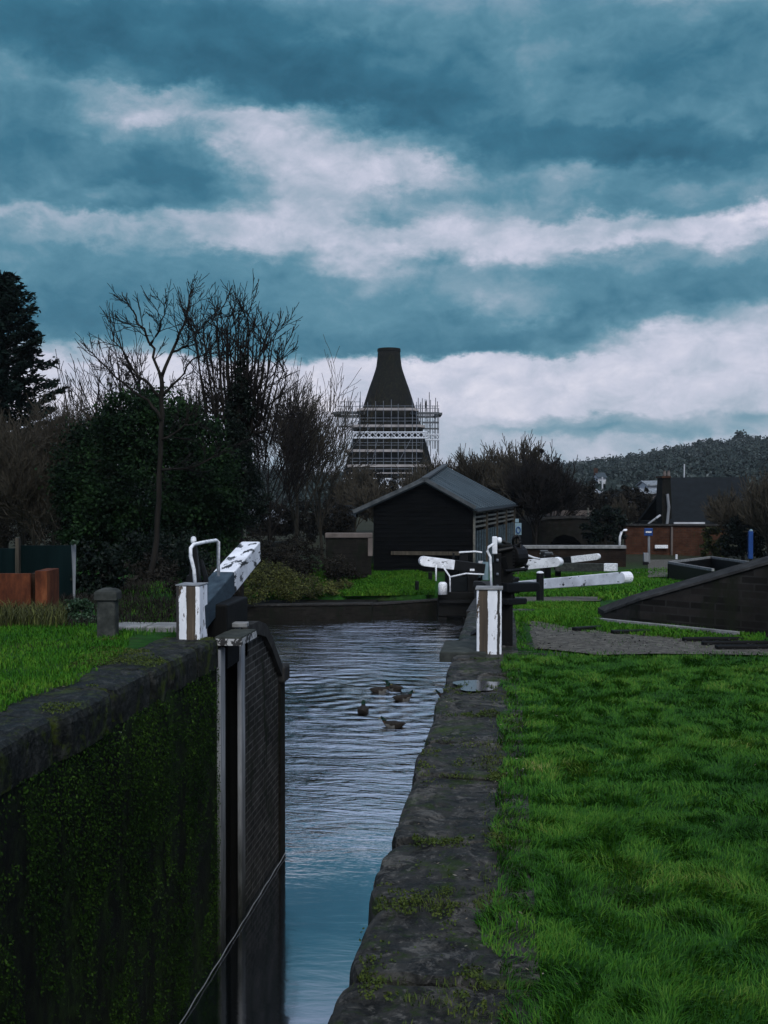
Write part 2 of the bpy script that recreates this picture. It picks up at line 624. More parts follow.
ms = nt.nodes.new('ShaderNodeMixShader'); ms.inputs[0].default_value = .94
nt.links.new(bg1.outputs[0], ms.inputs[1]); nt.links.new(bg2.outputs[0], ms.inputs[2])
wo = nt.nodes.new('ShaderNodeOutputWorld'); nt.links.new(ms.outputs[0], wo.inputs[0])

sl = bpy.data.lights.new('sun', 'SUN'); so = bpy.data.objects.new('sun', sl); COL.objects.link(so)
sl.energy = 1.5; sl.angle = math.radians(38); sl.color = (1.0, .97, .93)
e_, a_ = math.radians(SUN_EL), math.radians(SUN_AZ)
sd = Vector((math.sin(a_) * math.cos(e_), math.cos(a_) * math.cos(e_), math.sin(e_)))
so.rotation_euler = (-sd).to_track_quat('-Z', 'Y').to_euler()
vs = SC.view_settings
vs.view_transform = 'Standard'; vs.look = 'None'; vs.exposure = .7; vs.gamma = 1; vs.use_curve_mapping = False

# ------------------------------------------------------------------ materials
G_GRASS = [(.15, (.008, .038, .004)), (.4, (.016, .072, .004)), (.6, (.029, .102, .006)), (.8, (.058, .130, .011)), (.92, (.10, .145, .024)), (1, (.19, .18, .07))]
m_grass = leaf_mat('grass_blades', G_GRASS, rough=.6, spec=.12, patch=1.3, rand=.5, pamp=1.35)
m_fargrass = leaf_mat('bank_grass', [(.15, (.012, .058, .004)), (.5, (.028, .108, .008)), (.8, (.070, .15, .014)), (1, (.16, .18, .04))], rough=.7, spec=.06, patch=.5)
m_moss = leaf_mat('moss_tufts', [(.1, (.003, .009, .003)), (.5, (.010, .026, .005)), (.8, (.022, .052, .007)), (.96, (.05, .10, .02)), (1, (.22, .27, .2))], rough=.85, spec=.04, patch=1.3, rand=.55, pamp=1.3)
m_weed = leaf_mat('yellow_moss', [(.2, (.014, .030, .003)), (.6, (.038, .058, .006)), (1, (.085, .09, .014))], rough=.8)
m_litter = leaf_mat('leaf_litter', [(.2, (.05, .035, .02)), (.5, (.16, .13, .09)), (1, (.45, .42, .36))], rough=.8)
m_dark_leaf = leaf_mat('evergreen_leaf', [(.15, (.0016, .0045, .003)), (.5, (.006, .016, .007)), (.8, (.014, .036, .011)), (1, (.032, .066, .02))], rough=.7, spec=.06, patch=1.3, rand=.30, pamp=1.9)
m_conifer = leaf_mat('conifer_needles', [(.15, (.0012, .004, .0035)), (.5, (.0035, .010, .008)), (1, (.009, .020, .015))], rough=.8, spec=.08)
m_ivy = leaf_mat('ivy_leaf', [(.15, (.0015, .004, .003)), (.6, (.004, .009, .006)), (1, (.010, .020, .012))], rough=.6, spec=.12)
m_shrub = leaf_mat('shrub_leaf', [(.15, (.010, .024, .012)), (.6, (.022, .052, .024)), (1, (.05, .09, .05))], rough=.5)
m_bracken = leaf_mat('dead_bracken', [(.12, (.010, .012, .005)), (.5, (.045, .052, .014)), (.78, (.11, .125, .028)), (1, (.25, .27, .09))], rough=.85, patch=.8)
m_twigleaf = leaf_mat('thicket_twigs', [(.15, (.006, .006, .005)), (.6, (.018, .017, .0145)), (1, (.036, .034, .027))], rough=.95, spec=.05)
m_wood_far = leaf_mat('hazed_far_wood', [(.15, (.011, .019, .018)), (.5, (.027, .039, .037)), (.8, (.058, .072, .070)), (1, (.15, .17, .17))], rough=.95, spec=.05, patch=.05)  # distance haze is put into these lighter, greyer tones
m_bark = mat('bark', [(.3, (.006, .0055, .005)), (.7, (.020, .018, .015))], 8, .9, .5, stretch=(1, 1, .3))
m_bark_pale = mat('pale_bark', [(.3, (.018, .017, .013)), (.7, (.045, .041, .032))], 8, .9, .5, stretch=(1, 1, .3))
m_twig = mat('twig', [(.3, (.005, .005, .005)), (.7, (.014, .012, .011))], 5, .9, 0)
m_twig_brown = mat('brown_twig', [(.3, (.020, .018, .014)), (.7, (.048, .043, .032))], 5, .9, 0)
m_black = mat('black_paint', [(.3, (.002, .0025, .003)), (.7, (.006, .0065, .0075))], 9, .5, .25, spec=.18)
m_black_wet = mat('black_timber', [(.3, (.0018, .002, .002)), (.7, (.005, .0055, .0055))], 14, .65, .35, stretch=(1, 1, .2), spec=.12)
m_beamgrey = mat('weathered_black_paint', [(.3, (.016, .026, .036)), (.6, (.036, .058, .075)), (.8, (.085, .115, .14))], 12, .6, .35, stretch=(1, .3, 1))
m_white = paint_mat('white_paint', (.80, .82, .86), (.03, .03, .03), thr=.615, scale=9, dirt=.45, stretch=(.5, 1, 1.4))
m_white_old = paint_mat('flaking_white_paint', (.78, .80, .84), (.022, .025, .028), thr=.545, scale=9, stretch=(1, .35, 1))
m_white_post = paint_mat('flaking_post_paint', (.78, .80, .84), (.02, .02, .02), thr=.60, scale=8, stretch=(1, 1, .35))
m_white_rail = mat('white_rail', [(.35, (.45, .47, .5)), (.6, (.78, .80, .83))], 18, .45, .1)
m_pebble = mat('pebbles', [(.3, (.02, .02, .019)), (.6, (.06, .06, .056)), (.8, (.15, .15, .14))], 3, .9, 0)
m_wood = mat('bare_wood', [(.3, (.05, .035, .02)), (.6, (.14, .095, .055)), (.8, (.2, .15, .10))], 20, .8, .4, stretch=(1, 1, .08))
m_wood_dark = mat('dark_bare_wood', [(.3, (.022, .020, .016)), (.6, (.06, .052, .040)), (.8, (.10, .09, .07))], 20, .8, .4, stretch=(1, 1, .08))
m_grey_wood = mat('grey_timber', [(.3, (.10, .11, .12)), (.6, (.22, .235, .25)), (.8, (.34, .35, .37))], 10, .8, .4, stretch=(1, 1, .12))
m_plank = mat('mossy_plank', [(.3, (.018, .021, .019)), (.6, (.042, .048, .042)), (.8, (.10, .105, .09))], 9, .8, .4)
m_plank_edge = paint_mat('worn_pale_edge', (.42, .43, .43), (.03, .03, .03), thr=.52, scale=11)
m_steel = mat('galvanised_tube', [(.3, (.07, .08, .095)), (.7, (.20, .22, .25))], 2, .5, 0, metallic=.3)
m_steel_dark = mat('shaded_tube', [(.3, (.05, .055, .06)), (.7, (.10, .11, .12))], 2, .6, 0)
m_alu = mat('bright_girder', [(.3, (.42, .45, .5)), (.7, (.62, .65, .7))], 2, .5, 0, metallic=.2)
m_board = mat('scaffold_board', [(.3, (.18, .17, .17)), (.7, (.40, .375, .37))], .6, .8, .2)
m_blue = mat('blue_paint', [(.3, (.010, .035, .13)), (.7, (.016, .055, .20))], 6, .45, .05)
m_rust = mat('rusted_steel', [(.3, (.022, .009, .006)), (.46, (.07, .022, .011)), (.6, (.125, .040, .017)), (.78, (.20, .075, .032))], 5, .85, .3, stretch=(1, 1, .35), nrough=.72)
m_rust_dark = mat('dark_rust', [(.3, (.012, .008, .006)), (.7, (.04, .02, .012))], 5, .85, .3)
m_fence = mat('dark_green_boards', [(.3, (.0015, .005, .0055)), (.7, (.004, .011, .012))], 6, .8, .3, stretch=(1, 1, .1), spec=.03)
m_stonepost = mat('weathered_stone', [(.25, (.012, .015, .013)), (.5, (.034, .038, .035)), (.8, (.08, .085, .075))], 9, .9, .5)
m_palestone = mat('pale_stone', [(.3, (.10, .105, .105)), (.7, (.26, .265, .265))], 7, .9, .4)
m_glass = mat('window_glass', [(.3, (.01, .02, .028)), (.7, (.04, .06, .075))], 1.5, .12, 0, spec=.6)
m_slate = mat('roof_sheet', [(.28, (.014, .021, .026)), (.55, (.034, .048, .056)), (.78, (.075, .092, .102))], 1.2, .6, .15, stretch=(.3, 1, 1), spec=.2)
m_roof_edge = mat('roof_edge', [(.3, (.030, .036, .040)), (.7, (.085, .095, .102))], 3, .8, .1)
m_weatherboard = mat('tarred_boards', [(.3, (.0015, .002, .0025)), (.6, (.004, .0045, .005)), (.85, (.008, .008, .008))], 5, .85, .3, stretch=(.3, 1, 2), spec=.02)
m_slat = mat('pale_slats', [(.3, (.05, .055, .05)), (.7, (.17, .17, .15))], 6, .8, .2)
m_frame = mat('dark_blue_frame', [(.3, (.02, .035, .045)), (.7, (.07, .10, .12))], 8, .7, .2)
m_palebluewood = mat('pale_blue_wood', [(.3, (.09, .15, .18)), (.7, (.22, .31, .36))], 8, .7, .2, stretch=(1, 1, .15))
m_cone = brick_mat('cone_brick', (.0065, .0065, .0055), (.011, .0105, .008), (.011, .0105, .0095), bw=.6, bh=.25, moss=(.017, .019, .008), moss_thr=.52)
m_redbrick = brick_mat('red_brick', (.045, .018, .010), (.075, .030, .016), (.05, .043, .036), bw=.3, bh=.1, moss=(.02, .03, .014), moss_thr=.60)
m_brownbrick = brick_mat('brown_brick', (.014, .009, .007), (.025, .016, .012), (.026, .024, .021), bw=.3, bh=.1, moss=(.012, .016, .010), moss_thr=.6)
m_wingbrick = brick_mat('blue_brick', (.017, .017, .016), (.046, .045, .042), (.12, .12, .115), bw=.24, bh=.085, axis='yz', moss=(.008, .012, .006), moss_thr=.52)
m_darkwall = brick_mat('dark_brick', (.007, .007, .006), (.018, .016, .014), (.015, .0145, .013), bw=.235, bh=.078, moss=(.006, .008, .005), moss_thr=.5)
m_copedark = mat('dark_coping', [(.3, (.010, .010, .0095)), (.6, (.030, .030, .029)), (.85, (.08, .082, .078))], 7, .85, .4)
m_darkslate = mat('dark_slate_roof', [(.3, (.003, .0045, .0055)), (.7, (.0075, .0105, .0125))], 2.2, .75, .3, spec=.12)
m_cream = mat('pale_render', [(.3, (.30, .31, .33)), (.7, (.50, .52, .55))], 2, .8, .1)
m_render = mat('brown_render', [(.3, (.07, .06, .055)), (.7, (.14, .12, .11))], 2, .8, .1)
m_paleroof = mat('mossy_pale_roof', [(.35, (.04, .045, .05)), (.55, (.20, .22, .24)), (.75, (.40, .43, .46))], 2.4, .7, .2)
m_gravel = mat('gravel', [(.3, (.030, .029, .025)), (.55, (.088, .084, .072)), (.8, (.18, .172, .15))], 14, .9, .6, bscale=60)
m_dirt = mat('earth', [(.3, (.012, .012, .010)), (.7, (.035, .032, .026))], 5, .95, .6)


# wet worn stone of the lock copings: dark, with pale scuffs and yellow-green moss
def stone_mat(name, dark, midc, pale, moss, mthr, bmp=.6):
    m, nt, b = new_mat(name)
    v = coords(nt)
    n1 = noise(nt, v, 3.2, 9, .68)
    n2 = noise(nt, v, 26, 6, .7)
    n3 = noise(nt, v, 2.0, 8, .72, .4)
    n4 = noise(nt, v, 9, 8, .75)
    c = ramp(nt, n1, [(.34, dark), (.54, midc), (.74, pale)])
    n5 = noise(nt, v, 5.5, 9, .8, .6)
    c = mixc(nt, ramp(nt, n4, [(.42, (.9, .9, .9)), (.50, (0, 0, 0))]), c, dark)
    c = mixc(nt, ramp(nt, n5, [(.54, (0, 0, 0)), (.60, (.55, .55, .55))]), c, pale)
    c = mixc(nt, ramp(nt, n5, [(.40, (.8, .8, .8)), (.46, (0, 0, 0))]), c, [q * .6 for q in moss])
    c = mixc(nt, ramp(nt, n2, [(.58, (0, 0, 0)), (.70, (.7, .7, .7))]), c, pale)
    c = mixc(nt, ramp(nt, n2, [(.30, (.65, .65, .65)), (.42, (0, 0, 0))]), c, [x * .4 for x in dark])
    c = mixc(nt, ramp(nt, n3, [(mthr, (0, 0, 0)), (mthr + .1, (.85, .85, .85))]), c, moss)
    nt.links.new(c, b.inputs['Base Color'])
    r = ramp(nt, n1, [(.35, (.42, .42, .42)), (.65, (.8, .8, .8))])
    nt.links.new(r, b.inputs['Roughness'])
    b.inputs['Specular IOR Level'].default_value = .10
    a = nt.nodes.new('ShaderNodeMath'); a.operation = 'MULTIPLY_ADD'
    nt.links.new(n2, a.inputs[0]); a.inputs[1].default_value = .35; nt.links.new(n1, a.inputs[2])
    bump(nt, b, a.outputs[0], bmp, .03)
    return m


m_cope_r = stone_mat('worn_coping', (.006, .0062, .0055), (.030, .0295, .026), (.115, .11, .098), (.022, .042, .005), .555, 1.0)
m_cope_l = stone_mat('mossy_coping', (.003, .0038, .0034), (.010, .0115, .010), (.045, .047, .043), (.040, .060, .005), .55, 1.0)


def chamber_mat():
    """the lock's side: near-black wet brick under streaks of green slime and moss"""
    m, nt, b = new_mat('mossy_chamber_wall')
    v = coords(nt, (1, 1, .28))
    n1 = noise(nt, v, 2.6, 9, .7)
    n2 = noise(nt, coords(nt, (1, 1, .55)), 14, 6, .72)
    n3 = noise(nt, coords(nt, (1, 1, .6)), 42, 4, .7)
    c = ramp(nt, n1, [(.36, (.003, .004, .0035)), (.46, (.008, .013, .006)), (.56, (.012, .026, .006)), (.70, (.024, .050, .008))])
    c = mixc(nt, ramp(nt, n2, [(.44, (.85, .85, .85)), (.54, (0, 0, 0))]), c, (.003, .004, .0035))
    c = mixc(nt, ramp(nt, n3, [(.69, (0, 0, 0)), (.74, (.7, .7, .7))]), c, (.11, .13, .10))
    nt.links.new(c, b.inputs['Base Color'])
    b.inputs['Roughness'].default_value = .75
    b.inputs['Specular IOR Level'].default_value = .10
    a = nt.nodes.new('ShaderNodeMath'); a.operation = 'ADD'
    nt.links.new(n2, a.inputs[0]); nt.links.new(n1, a.inputs[1])
    bump(nt, b, a.outputs[0], .9, .05)
    return m


m_chamber = chamber_mat()


def quoin_mat():
    """pale upright timber with dark algae up to the height the lock fills to"""
    m, nt, b = new_mat('algae_stained_timber')
    v = coords(nt, (1, 1, .12))
    n1 = noise(nt, v, 10, 7, .65)
    c = ramp(nt, n1, [(.3, (.12, .13, .14)), (.55, (.27, .285, .30)), (.8, (.42, .43, .45))])
    tcq = nt.nodes.new('ShaderNodeTexCoord'); spq = nt.nodes.new('ShaderNodeSeparateXYZ'); nt.links.new(tcq.outputs['Object'], spq.inputs[0])
    ad = nt.nodes.new('ShaderNodeMath'); ad.operation = 'MULTIPLY_ADD'
    nt.links.new(noise(nt, coords(nt, (1, 1, .3)), 6, 6, .7), ad.inputs[0]); ad.inputs[1].default_value = 1.8; nt.links.new(spq.outputs[2], ad.inputs[2])
    mq = nt.nodes.new('ShaderNodeMapRange'); nt.links.new(ad.outputs[0], mq.inputs[0])
    mq.inputs[1].default_value = -2.3; mq.inputs[2].default_value = -.2
    nt.links.new(mixc(nt, mq.outputs[0], (.012, .014, .011), c), b.inputs['Base Color'])
    b.inputs['Roughness'].default_value = .8; b.inputs['Specular IOR Level'].default_value = .1
    bump(nt, b, n1, .4, .01)
    return m


m_quoin = quoin_mat()
m_lawn = leaf_mat('short_turf', [(.15, (.011, .054, .004)), (.45, (.026, .105, .007)), (.75, (.062, .145, .012)), (.95, (.13, .17, .03)), (1, (.2, .19, .06))], rough=.7, spec=.06, patch=.9)
m_parapet = brick_mat('parapet_brick', (.010, .0095, .009), (.034, .030, .027), (.030, .029, .027), bw=.235, bh=.078, moss=(.012, .014, .009), moss_thr=.52)


def ground_mat():
    m, nt, b = new_mat('rough_ground')
    v = coords(nt)
    n1 = noise(nt, v, .35, 8, .62)
    n2 = noise(nt, v, 7, 7, .7)
    g = ramp(nt, n2, [(.3, (.006, .026, .004)), (.55, (.014, .062, .008)), (.8, (.035, .095, .014))])
    d = ramp(nt, n2, [(.3, (.010, .012, .007)), (.7, (.032, .034, .018))])
    tcg = nt.nodes.new('ShaderNodeTexCoord')
    spg = nt.nodes.new('ShaderNodeSeparateXYZ'); nt.links.new(tcg.outputs['Object'], spg.inputs[0])
    mrg = nt.nodes.new('ShaderNodeMapRange'); nt.links.new(spg.outputs[1], mrg.inputs[0])
    mrg.inputs[1].default_value = 46; mrg.inputs[2].default_value = 58
    near = mixc(nt, ramp(nt, n1, [(.56, (0, 0, 0)), (.66, (1, 1, 1))]), g, d)
    nt.links.new(mixc(nt, mrg.outputs[0], near, d), b.inputs['Base Color'])
    b.inputs['Roughness'].default_value = .95; b.inputs['Specular IOR Level'].default_value = .1
    bump(nt, b, n2, .8, .05)
    return m


m_ground = ground_mat()


def water_mat():
    m, nt, b = new_mat('canal_water')
    v = coords(nt)
    b.inputs['Base Color'].default_value = (.0025, .0045, .0055, 1)
    b.inputs['Roughness'].default_value = .035
    b.inputs['IOR'].default_value = 1.33
    b.inputs['Specular IOR Level'].default_value = .5
    tcn = nt.nodes.new('ShaderNodeTexCoord')
    sp = nt.nodes.new('ShaderNodeSeparateXYZ'); nt.links.new(tcn.outputs['Object'], sp.inputs[0])
    def mth(op, a, b_=0., c=None):
        n = nt.nodes.new('ShaderNodeMath'); n.operation = op
        for i, q in enumerate((a, b_, c)):
            if q is None: continue
            if hasattr(q, 'is_output'): nt.links.new(q, n.inputs[i])
            else: n.inputs[i].default_value = q
        return n.outputs[0]
    # cat's paws: wavelets that run across the canal, growing away from the sheltered lock
    n1 = noise(nt, coords(nt, (.5, 1.4, 1), (0, 0, math.radians(9))), 1.25, 4, .55, .6)
    n2 = noise(nt, coords(nt, (.8, 2.2, 1), (0, 0, math.radians(-12))), 4.0, 3, .55, .4)
    # rings that spread from the ducks
    rings = None
    for cx, cy in DUCK_RINGS:
        r = mth('SQRT', mth('ADD', mth('POWER', mth('SUBTRACT', sp.outputs[0], cx), 2.), mth('POWER', mth('SUBTRACT', sp.outputs[1], cy), 2.)))
        wv = mth('MULTIPLY', mth('SINE', mth('MULTIPLY', r, 11.5)), mth('EXPONENT', mth('MULTIPLY', r, -.38)))
        rings = wv if rings is None else mth('ADD', rings, wv)
    calm = nt.nodes.new('ShaderNodeMapRange'); calm.interpolation_type = 'SMOOTHSTEP'
    nt.links.new(sp.outputs[1], calm.inputs[0])
    calm.inputs[1].default_value = 12.5; calm.inputs[2].default_value = 19; calm.inputs[3].default_value = .03; calm.inputs[4].default_value = 1
    h = mth('ADD', mth('ADD', n1, mth('MULTIPLY', n2, .26)), mth('MULTIPLY', rings, .16))
    gust = nt.nodes.new('ShaderNodeMapRange'); nt.links.new(noise(nt, coords(nt, (1, .6, 1)), .28, 3, .5), gust.inputs[0])
    gust.inputs[1].default_value = .35; gust.inputs[2].default_value = .65; gust.inputs[3].default_value = .35; gust.inputs[4].default_value = 1.15
    h = mth('MULTIPLY', mth('MULTIPLY', h, calm.outputs[0]), gust.outputs[0])
    bump(nt, b, h, 1.0, .15)
    gl = nt.nodes.new('ShaderNodeBsdfGlossy'); gl.inputs['Roughness'].default_value = .07; gl.inputs['Color'].default_value = (.97, .97, 1, 1)
    nt.links.new(b.inputs['Normal'].links[0].from_socket, gl.inputs['Normal'])
    lw = nt.nodes.new('ShaderNodeLayerWeight'); lw.inputs['Blend'].default_value = .5
    mr = nt.nodes.new('ShaderNodeMapRange'); nt.links.new(lw.outputs['Facing'], mr.inputs[0])
    mr.inputs[1].default_value = .3; mr.inputs[2].default_value = .9; mr.inputs[3].default_value = .24; mr.inputs[4].default_value = .86
    ms_ = nt.nodes.new('ShaderNodeMixShader'); nt.links.new(mr.outputs[0], ms_.inputs[0])
    nt.links.new(b.outputs[0], ms_.inputs[1]); nt.links.new(gl.outputs[0], ms_.inputs[2])
    for n in nt.nodes:
        if n.type == 'OUTPUT_MATERIAL': nt.links.new(ms_.outputs[0], n.inputs[0])
    return m
from mathutils import noise as mn


# ------------------------------------------------------------------ the ground: one sheet out to the horizon
def lines(a, b, step, far, n):
    L = list(np.arange(a, b + 1e-6, step))
    k = np.geomspace(1, far, n)
    return [a - q for q in k[::-1]] + L + [b + q for q in k]


xs = lines(-15, 9, .35, 900, 24)
ys = lines(-4, 62, .4, 900, 24)
for e in (LX - .22, RX + .16, -.42, -2.75):
    xs += [e - .03, e + .03]
xs += [-1.9, -3.0, .06, .10, LX - .58, LX - .53, LX - .98, LX - .92]
for e in (14.6, 12.25):
    ys += [e - .03, e + .03]
xs = sorted(set(round(q, 4) for q in xs)); ys = sorted(set(round(q, 4) for q in ys))
V, Fc = [], []
for y in ys:
    for x in xs:
        z = height(x, y)
        if y > 62 or x < -16 or x > 10:
            z = max(z, -2.4)
        V.append((x, y, z))
nx = len(xs)
for j in range(len(ys) - 1):
    for i in range(nx - 1):
        Fc.append((j * nx + i, j * nx + i + 1, (j + 1) * nx + i + 1, (j + 1) * nx + i))
tag(np_mesh('ground', V, Fc, m_ground), kind='structure')

# ------------------------------------------------------------------ water and ducks' rings
DUCKS = [(363, 708, 95), (380, 688, 20), (394, 686, 150), (403, 696, 30), (393, 723, 175), (446, 694, 200)]


def wp(px, py):
    d = ray(px, py)
    return CAM + d * ((WZ - CAM.z) / d.z)


DUCK_RINGS = [(p.x, p.y) for p in (wp(363, 710), wp(392, 690), wp(300, 690))]
m_water = water_mat()
mb = MB().add([(-16, -8, WZ), (0, -8, WZ), (0, 60, WZ), (-16, 60, WZ)], [(0, 1, 2, 3)])
tag(mb.build('canal_water', m_water), kind='structure')


# ------------------------------------------------------------------ copings
def coping_stone(x_edge, x_back, y0, y1, zt, h, seed, name, m, parent, amp=.012, r=.05, inset=0.0):
    """a worn stone: profile across the wall, swept along it; x_edge is the side over the water"""
    s = 1 if x_back > x_edge else -1
    W = abs(x_back - x_edge)
    prof = [(0, -h), (0, -h * .5), (0.003, -r * 1.1), (r * .3, -r * .32), (r, 0)]
    nt_ = 14
    prof += [(r + (W - r) * (i + 1) / nt_, 0) for i in range(nt_)]
    prof += [(W, -h)]
    n = max(6, int((y1 - y0) / .035))
    mbb = MB(); k = len(prof)
    ys_ = [y0] + [y0 + .018 + (y1 - y0 - .036) * i / n for i in range(n + 1)] + [y1]
    for a, yy in enumerate(ys_):
        e = .016 if a in (0, len(ys_) - 1) else 0
        endd = min(yy - y0, y1 - yy)
        crn = .05 * math.exp(-endd / .05)
        for (u, z) in prof:
            px, pz = u, z
            nz = mn.noise(Vector((u * 3 + seed * 7.3, yy * 2.2, z * 2))) * amp * 1.3 + mn.noise(Vector((u * 13 + seed, yy * 13, z * 9))) * amp * .7 + mn.noise(Vector((u * 31 + seed, yy * 31, z * 9))) * amp * .4
            if z > -h * .9:
                pz += nz - e
            if u < .12:
                px += inset + mn.noise(Vector((seed * 3.1, yy * 2.6, z * 3))) * .020 + crn + mn.noise(Vector((seed, yy * 11, z * 6))) * .012 + e
            mbb.v.append((x_edge + s * px, yy, zt + pz))
    for a in range(len(ys_) - 1):
        for i in range(k):
            j = (i + 1) % k
            mbb.f.append((a * k + i, a * k + j, (a + 1) * k + j, (a + 1) * k + i)); mbb.mi.append(0)
    mbb.f.append(tuple(range(k))); mbb.mi.append(0)
    mbb.f.append(tuple(range((len(ys_) - 1) * k, len(ys_) * k))); mbb.mi.append(0)
    return mbb.build(name, m, parent, smooth=False)


# right-hand chamber wall
rw = thing('lock_chamber_wall', (RX, 3, 0), 'worn stone coping and wall of the lock beside the lawn', 'lock wall')
MB().box(RX + .03, RX + .9, -4, 14.6, -4.6, -.30).build('wall_face', m_chamber, rw)
jr = [-1.2, .2, 1.35, 2.35, 3.33, 3.98, 4.72, 5.80, 6.62, 7.42, 8.3, 9.1, 9.95]
ins = [0, 0, 0, .0, .018, .0, .012, .0, .016, .006, .02, .0]
for i in range(len(jr) - 1):
    coping_stone(RX, .10, jr[i] + .009, jr[i + 1] - .009, 0.004 + rnd.uniform(-.008, .006), .30, i + 3, 'coping_stone', m_cope_r, rw, inset=ins[i], r=.045, amp=.017)
coping_stone(RX, .55, 9.96, 12.3, -.004, .30, 31, 'coping_stone', m_cope_r, rw, r=.05)
coping_stone(RX, .35, 12.31, 14.6, -.03, .30, 32, 'coping_stone', m_cope_r, rw, r=.05)

# left-hand chamber wall
lw = thing('lock_chamber_wall', (LX, 6, 0), 'tall dark lock wall streaked with green moss under rounded coping blocks', 'lock wall')
MB().box(LX - .9, LX - .03, -4, 11.12, -4.6, -.26).build('wall_face', m_chamber, lw)
jl = [-1, 1.2, 3.0, 4.0, 4.98, 6.02, 7.02, 8.10, 9.07, 9.55, 10.4, 11.12]
for i in range(len(jl) - 1):
    coping_stone(LX, LX - .56, jl[i] + .011, jl[i + 1] - .011, 0.006 + rnd.uniform(-.012, .008), .30 if i != 8 else .34, i + 50, 'coping_stone', m_cope_l, lw, r=.06, amp=.014, inset=rnd.uniform(-.01, .03))
# gate recess: two pale upright timbers, black boxes painting in the shade between them
rec = MB().box(LX - .9, LX - .17, 11.0, 12.4, -4.6, -.12).box(LX - .5, LX - .035, 12.215, 12.262, -4.6, -.12)
rec.build('recess_shade', m_black_wet, lw)
MB().bar((LX - .02, 11.235, -4.4), (LX - .02, 11.235, -.13), .20, .05, up=(1, 0, 0)).build('quoin_strip', m_quoin, lw, bevel=.01)
MB().bar((LX - .03, 12.17, -4.4), (LX - .03, 12.17, -.13), .18, .05, up=(1, 0, 0)).build('quoin_strip', m_quoin, lw, bevel=.01)

# brick wing wall beyond the recess, its top dropping to the basin
for o_ in (rw, lw):
    o_['kind'] = 'thing'
ww = thing('wing_wall', (LX, 13.3, -.5), 'dark brick wing wall with sloping top beyond the gate recess', 'lock wall')
ww['kind'] = 'thing'
pr = [(LX - .03, 12.27, -4.6), (LX - .03, 14.18, -4.6), (LX - .03, 14.18, -.80), (LX - .03, 13.3, -.22), (LX - .03, 12.27, -.12)]
MB().prism(pr, (-.75, 0, 0)).build('wall_face', m_wingbrick, ww)
MB().box(LX - .80, LX + .0, 14.19, 14.5, -4.6, -1.0).build('corner_pier', m_darkwall, ww, bevel=.02)
MB().box(LX - .80, LX + .06, 14.17, 14.53, -1.0, -.78).build('pier_cap', m_copedark, ww, bevel=.03)
cp = MB()
tops = [(12.25, -.02), (12.8, -.02), (13.2, -.10), (13.55, -.30), (13.9, -.56), (14.22, -.78)]
for (ya, za), (yb, zb) in zip(tops, tops[1:]):
    cp.hexa([(LX - .8, ya, za - .16), (LX + .03, ya, za - .16), (LX + .03, yb, zb - .16), (LX - .8, yb, zb - .16),
             (LX - .8, ya, za), (LX + .03, ya, za), (LX + .03, yb - .005, zb), (LX - .8, yb - .005, zb)])
cp.build('wing_coping', m_copedark, ww)
# masonry bank on the right of the basin, beyond the lock
rb = thing('bank_wall', (-.4, 28, -.5), 'dark masonry bank wall along the right side of the basin', 'bank wall')
rb['kind'] = 'thing'
wl, cl_ = MB(), MB()
yy = [14.62, 18, 22, 26, 29, 31, 33, 35, 37, 39, 41.2]
for ya, yb in zip(yy, yy[1:]):
    xa, xb = -.42 - .68 * sstep(29, 40, ya), -.42 - .68 * sstep(29, 40, yb)
    za, zb_ = height(.3, ya), height(.3, yb)
    wl.hexa([(xa - .09, ya, -4.6), (xa + .5, ya, -4.6), (xb + .5, yb, -4.6), (xb - .09, yb, -4.6), (xa - .09, ya, za - .14), (xa + .5, ya, za - .14), (xb + .5, yb, zb_ - .14), (xb - .09, yb, zb_ - .14)])
    cl_.hexa([(xa - .13, ya, za - .14), (xa + .5, ya, za - .14), (xb + .5, yb - .01, zb_ - .14), (xb - .13, yb - .01, zb_ - .14), (xa - .13, ya, za + .03), (xa + .5, ya, za + .03), (xb + .5, yb - .01, zb_ + .03), (xb - .13, yb - .01, zb_ + .03)])
wl.build('wall_face', m_wingbrick, rb); cl_.build('coping', m_copedark, rb)
# a chain along the water line
ch = MB(); pts = []
for i in range(60):
    y = 9.3 + i * .085
    pts.append((LX + .05, y, WZ + .03 + .006 * math.sin(i * .9)))
ch.tube(pts, .0055, 5)
tag(ch.build('mooring_chain', m_grey_wood, loc=(LX, 9.3, WZ)), 'thin pale line hanging along the water line of the mossy left wall', 'chain')


# ------------------------------------------------------------------ paths
def drape(name, m, poly, lift=.006, step=.35, wob=.0):
    """a sheet over the ground inside a world polygon"""
    xs_ = [p[0] for p in poly]; ys_ = [p[1] for p in poly]
    ax, ay = min(xs_), min(ys_)
    bm = bmesh.new()
    f = bm.faces.new([bm.verts.new((p[0], p[1], 0)) for p in poly])
    for a in np.arange(ax, max(xs_), step):
        bmesh.ops.bisect_plane(bm, geom=bm.verts[:] + bm.edges[:] + bm.faces[:], plane_co=(a, 0, 0), plane_no=(1, 0, 0))
    for a in np.arange(ay, max(ys_), step):
        bmesh.ops.bisect_plane(bm, geom=bm.verts[:] + bm.edges[:] + bm.faces[:], plane_co=(0, a, 0), plane_no=(0, 1, 0))
    for v in bm.verts:
        v.co.z = height(v.co.x, v.co.y) + lift + .012 * mn.noise(Vector((v.co.x * 2, v.co.y * 2, 3)))
    me = bpy.data.meshes.new(name); bm.to_mesh(me); bm.free()
    me.materials.append(m)
    o = bpy.data.objects.new(name, me); COL.objects.link(o)
    ORG[o.name] = Vector((0, 0, 0))
    return tag(o, kind='structure')


def gpoly(pts):
    return [(p.x, p.y) for p in (gp(*q) for q in pts)]


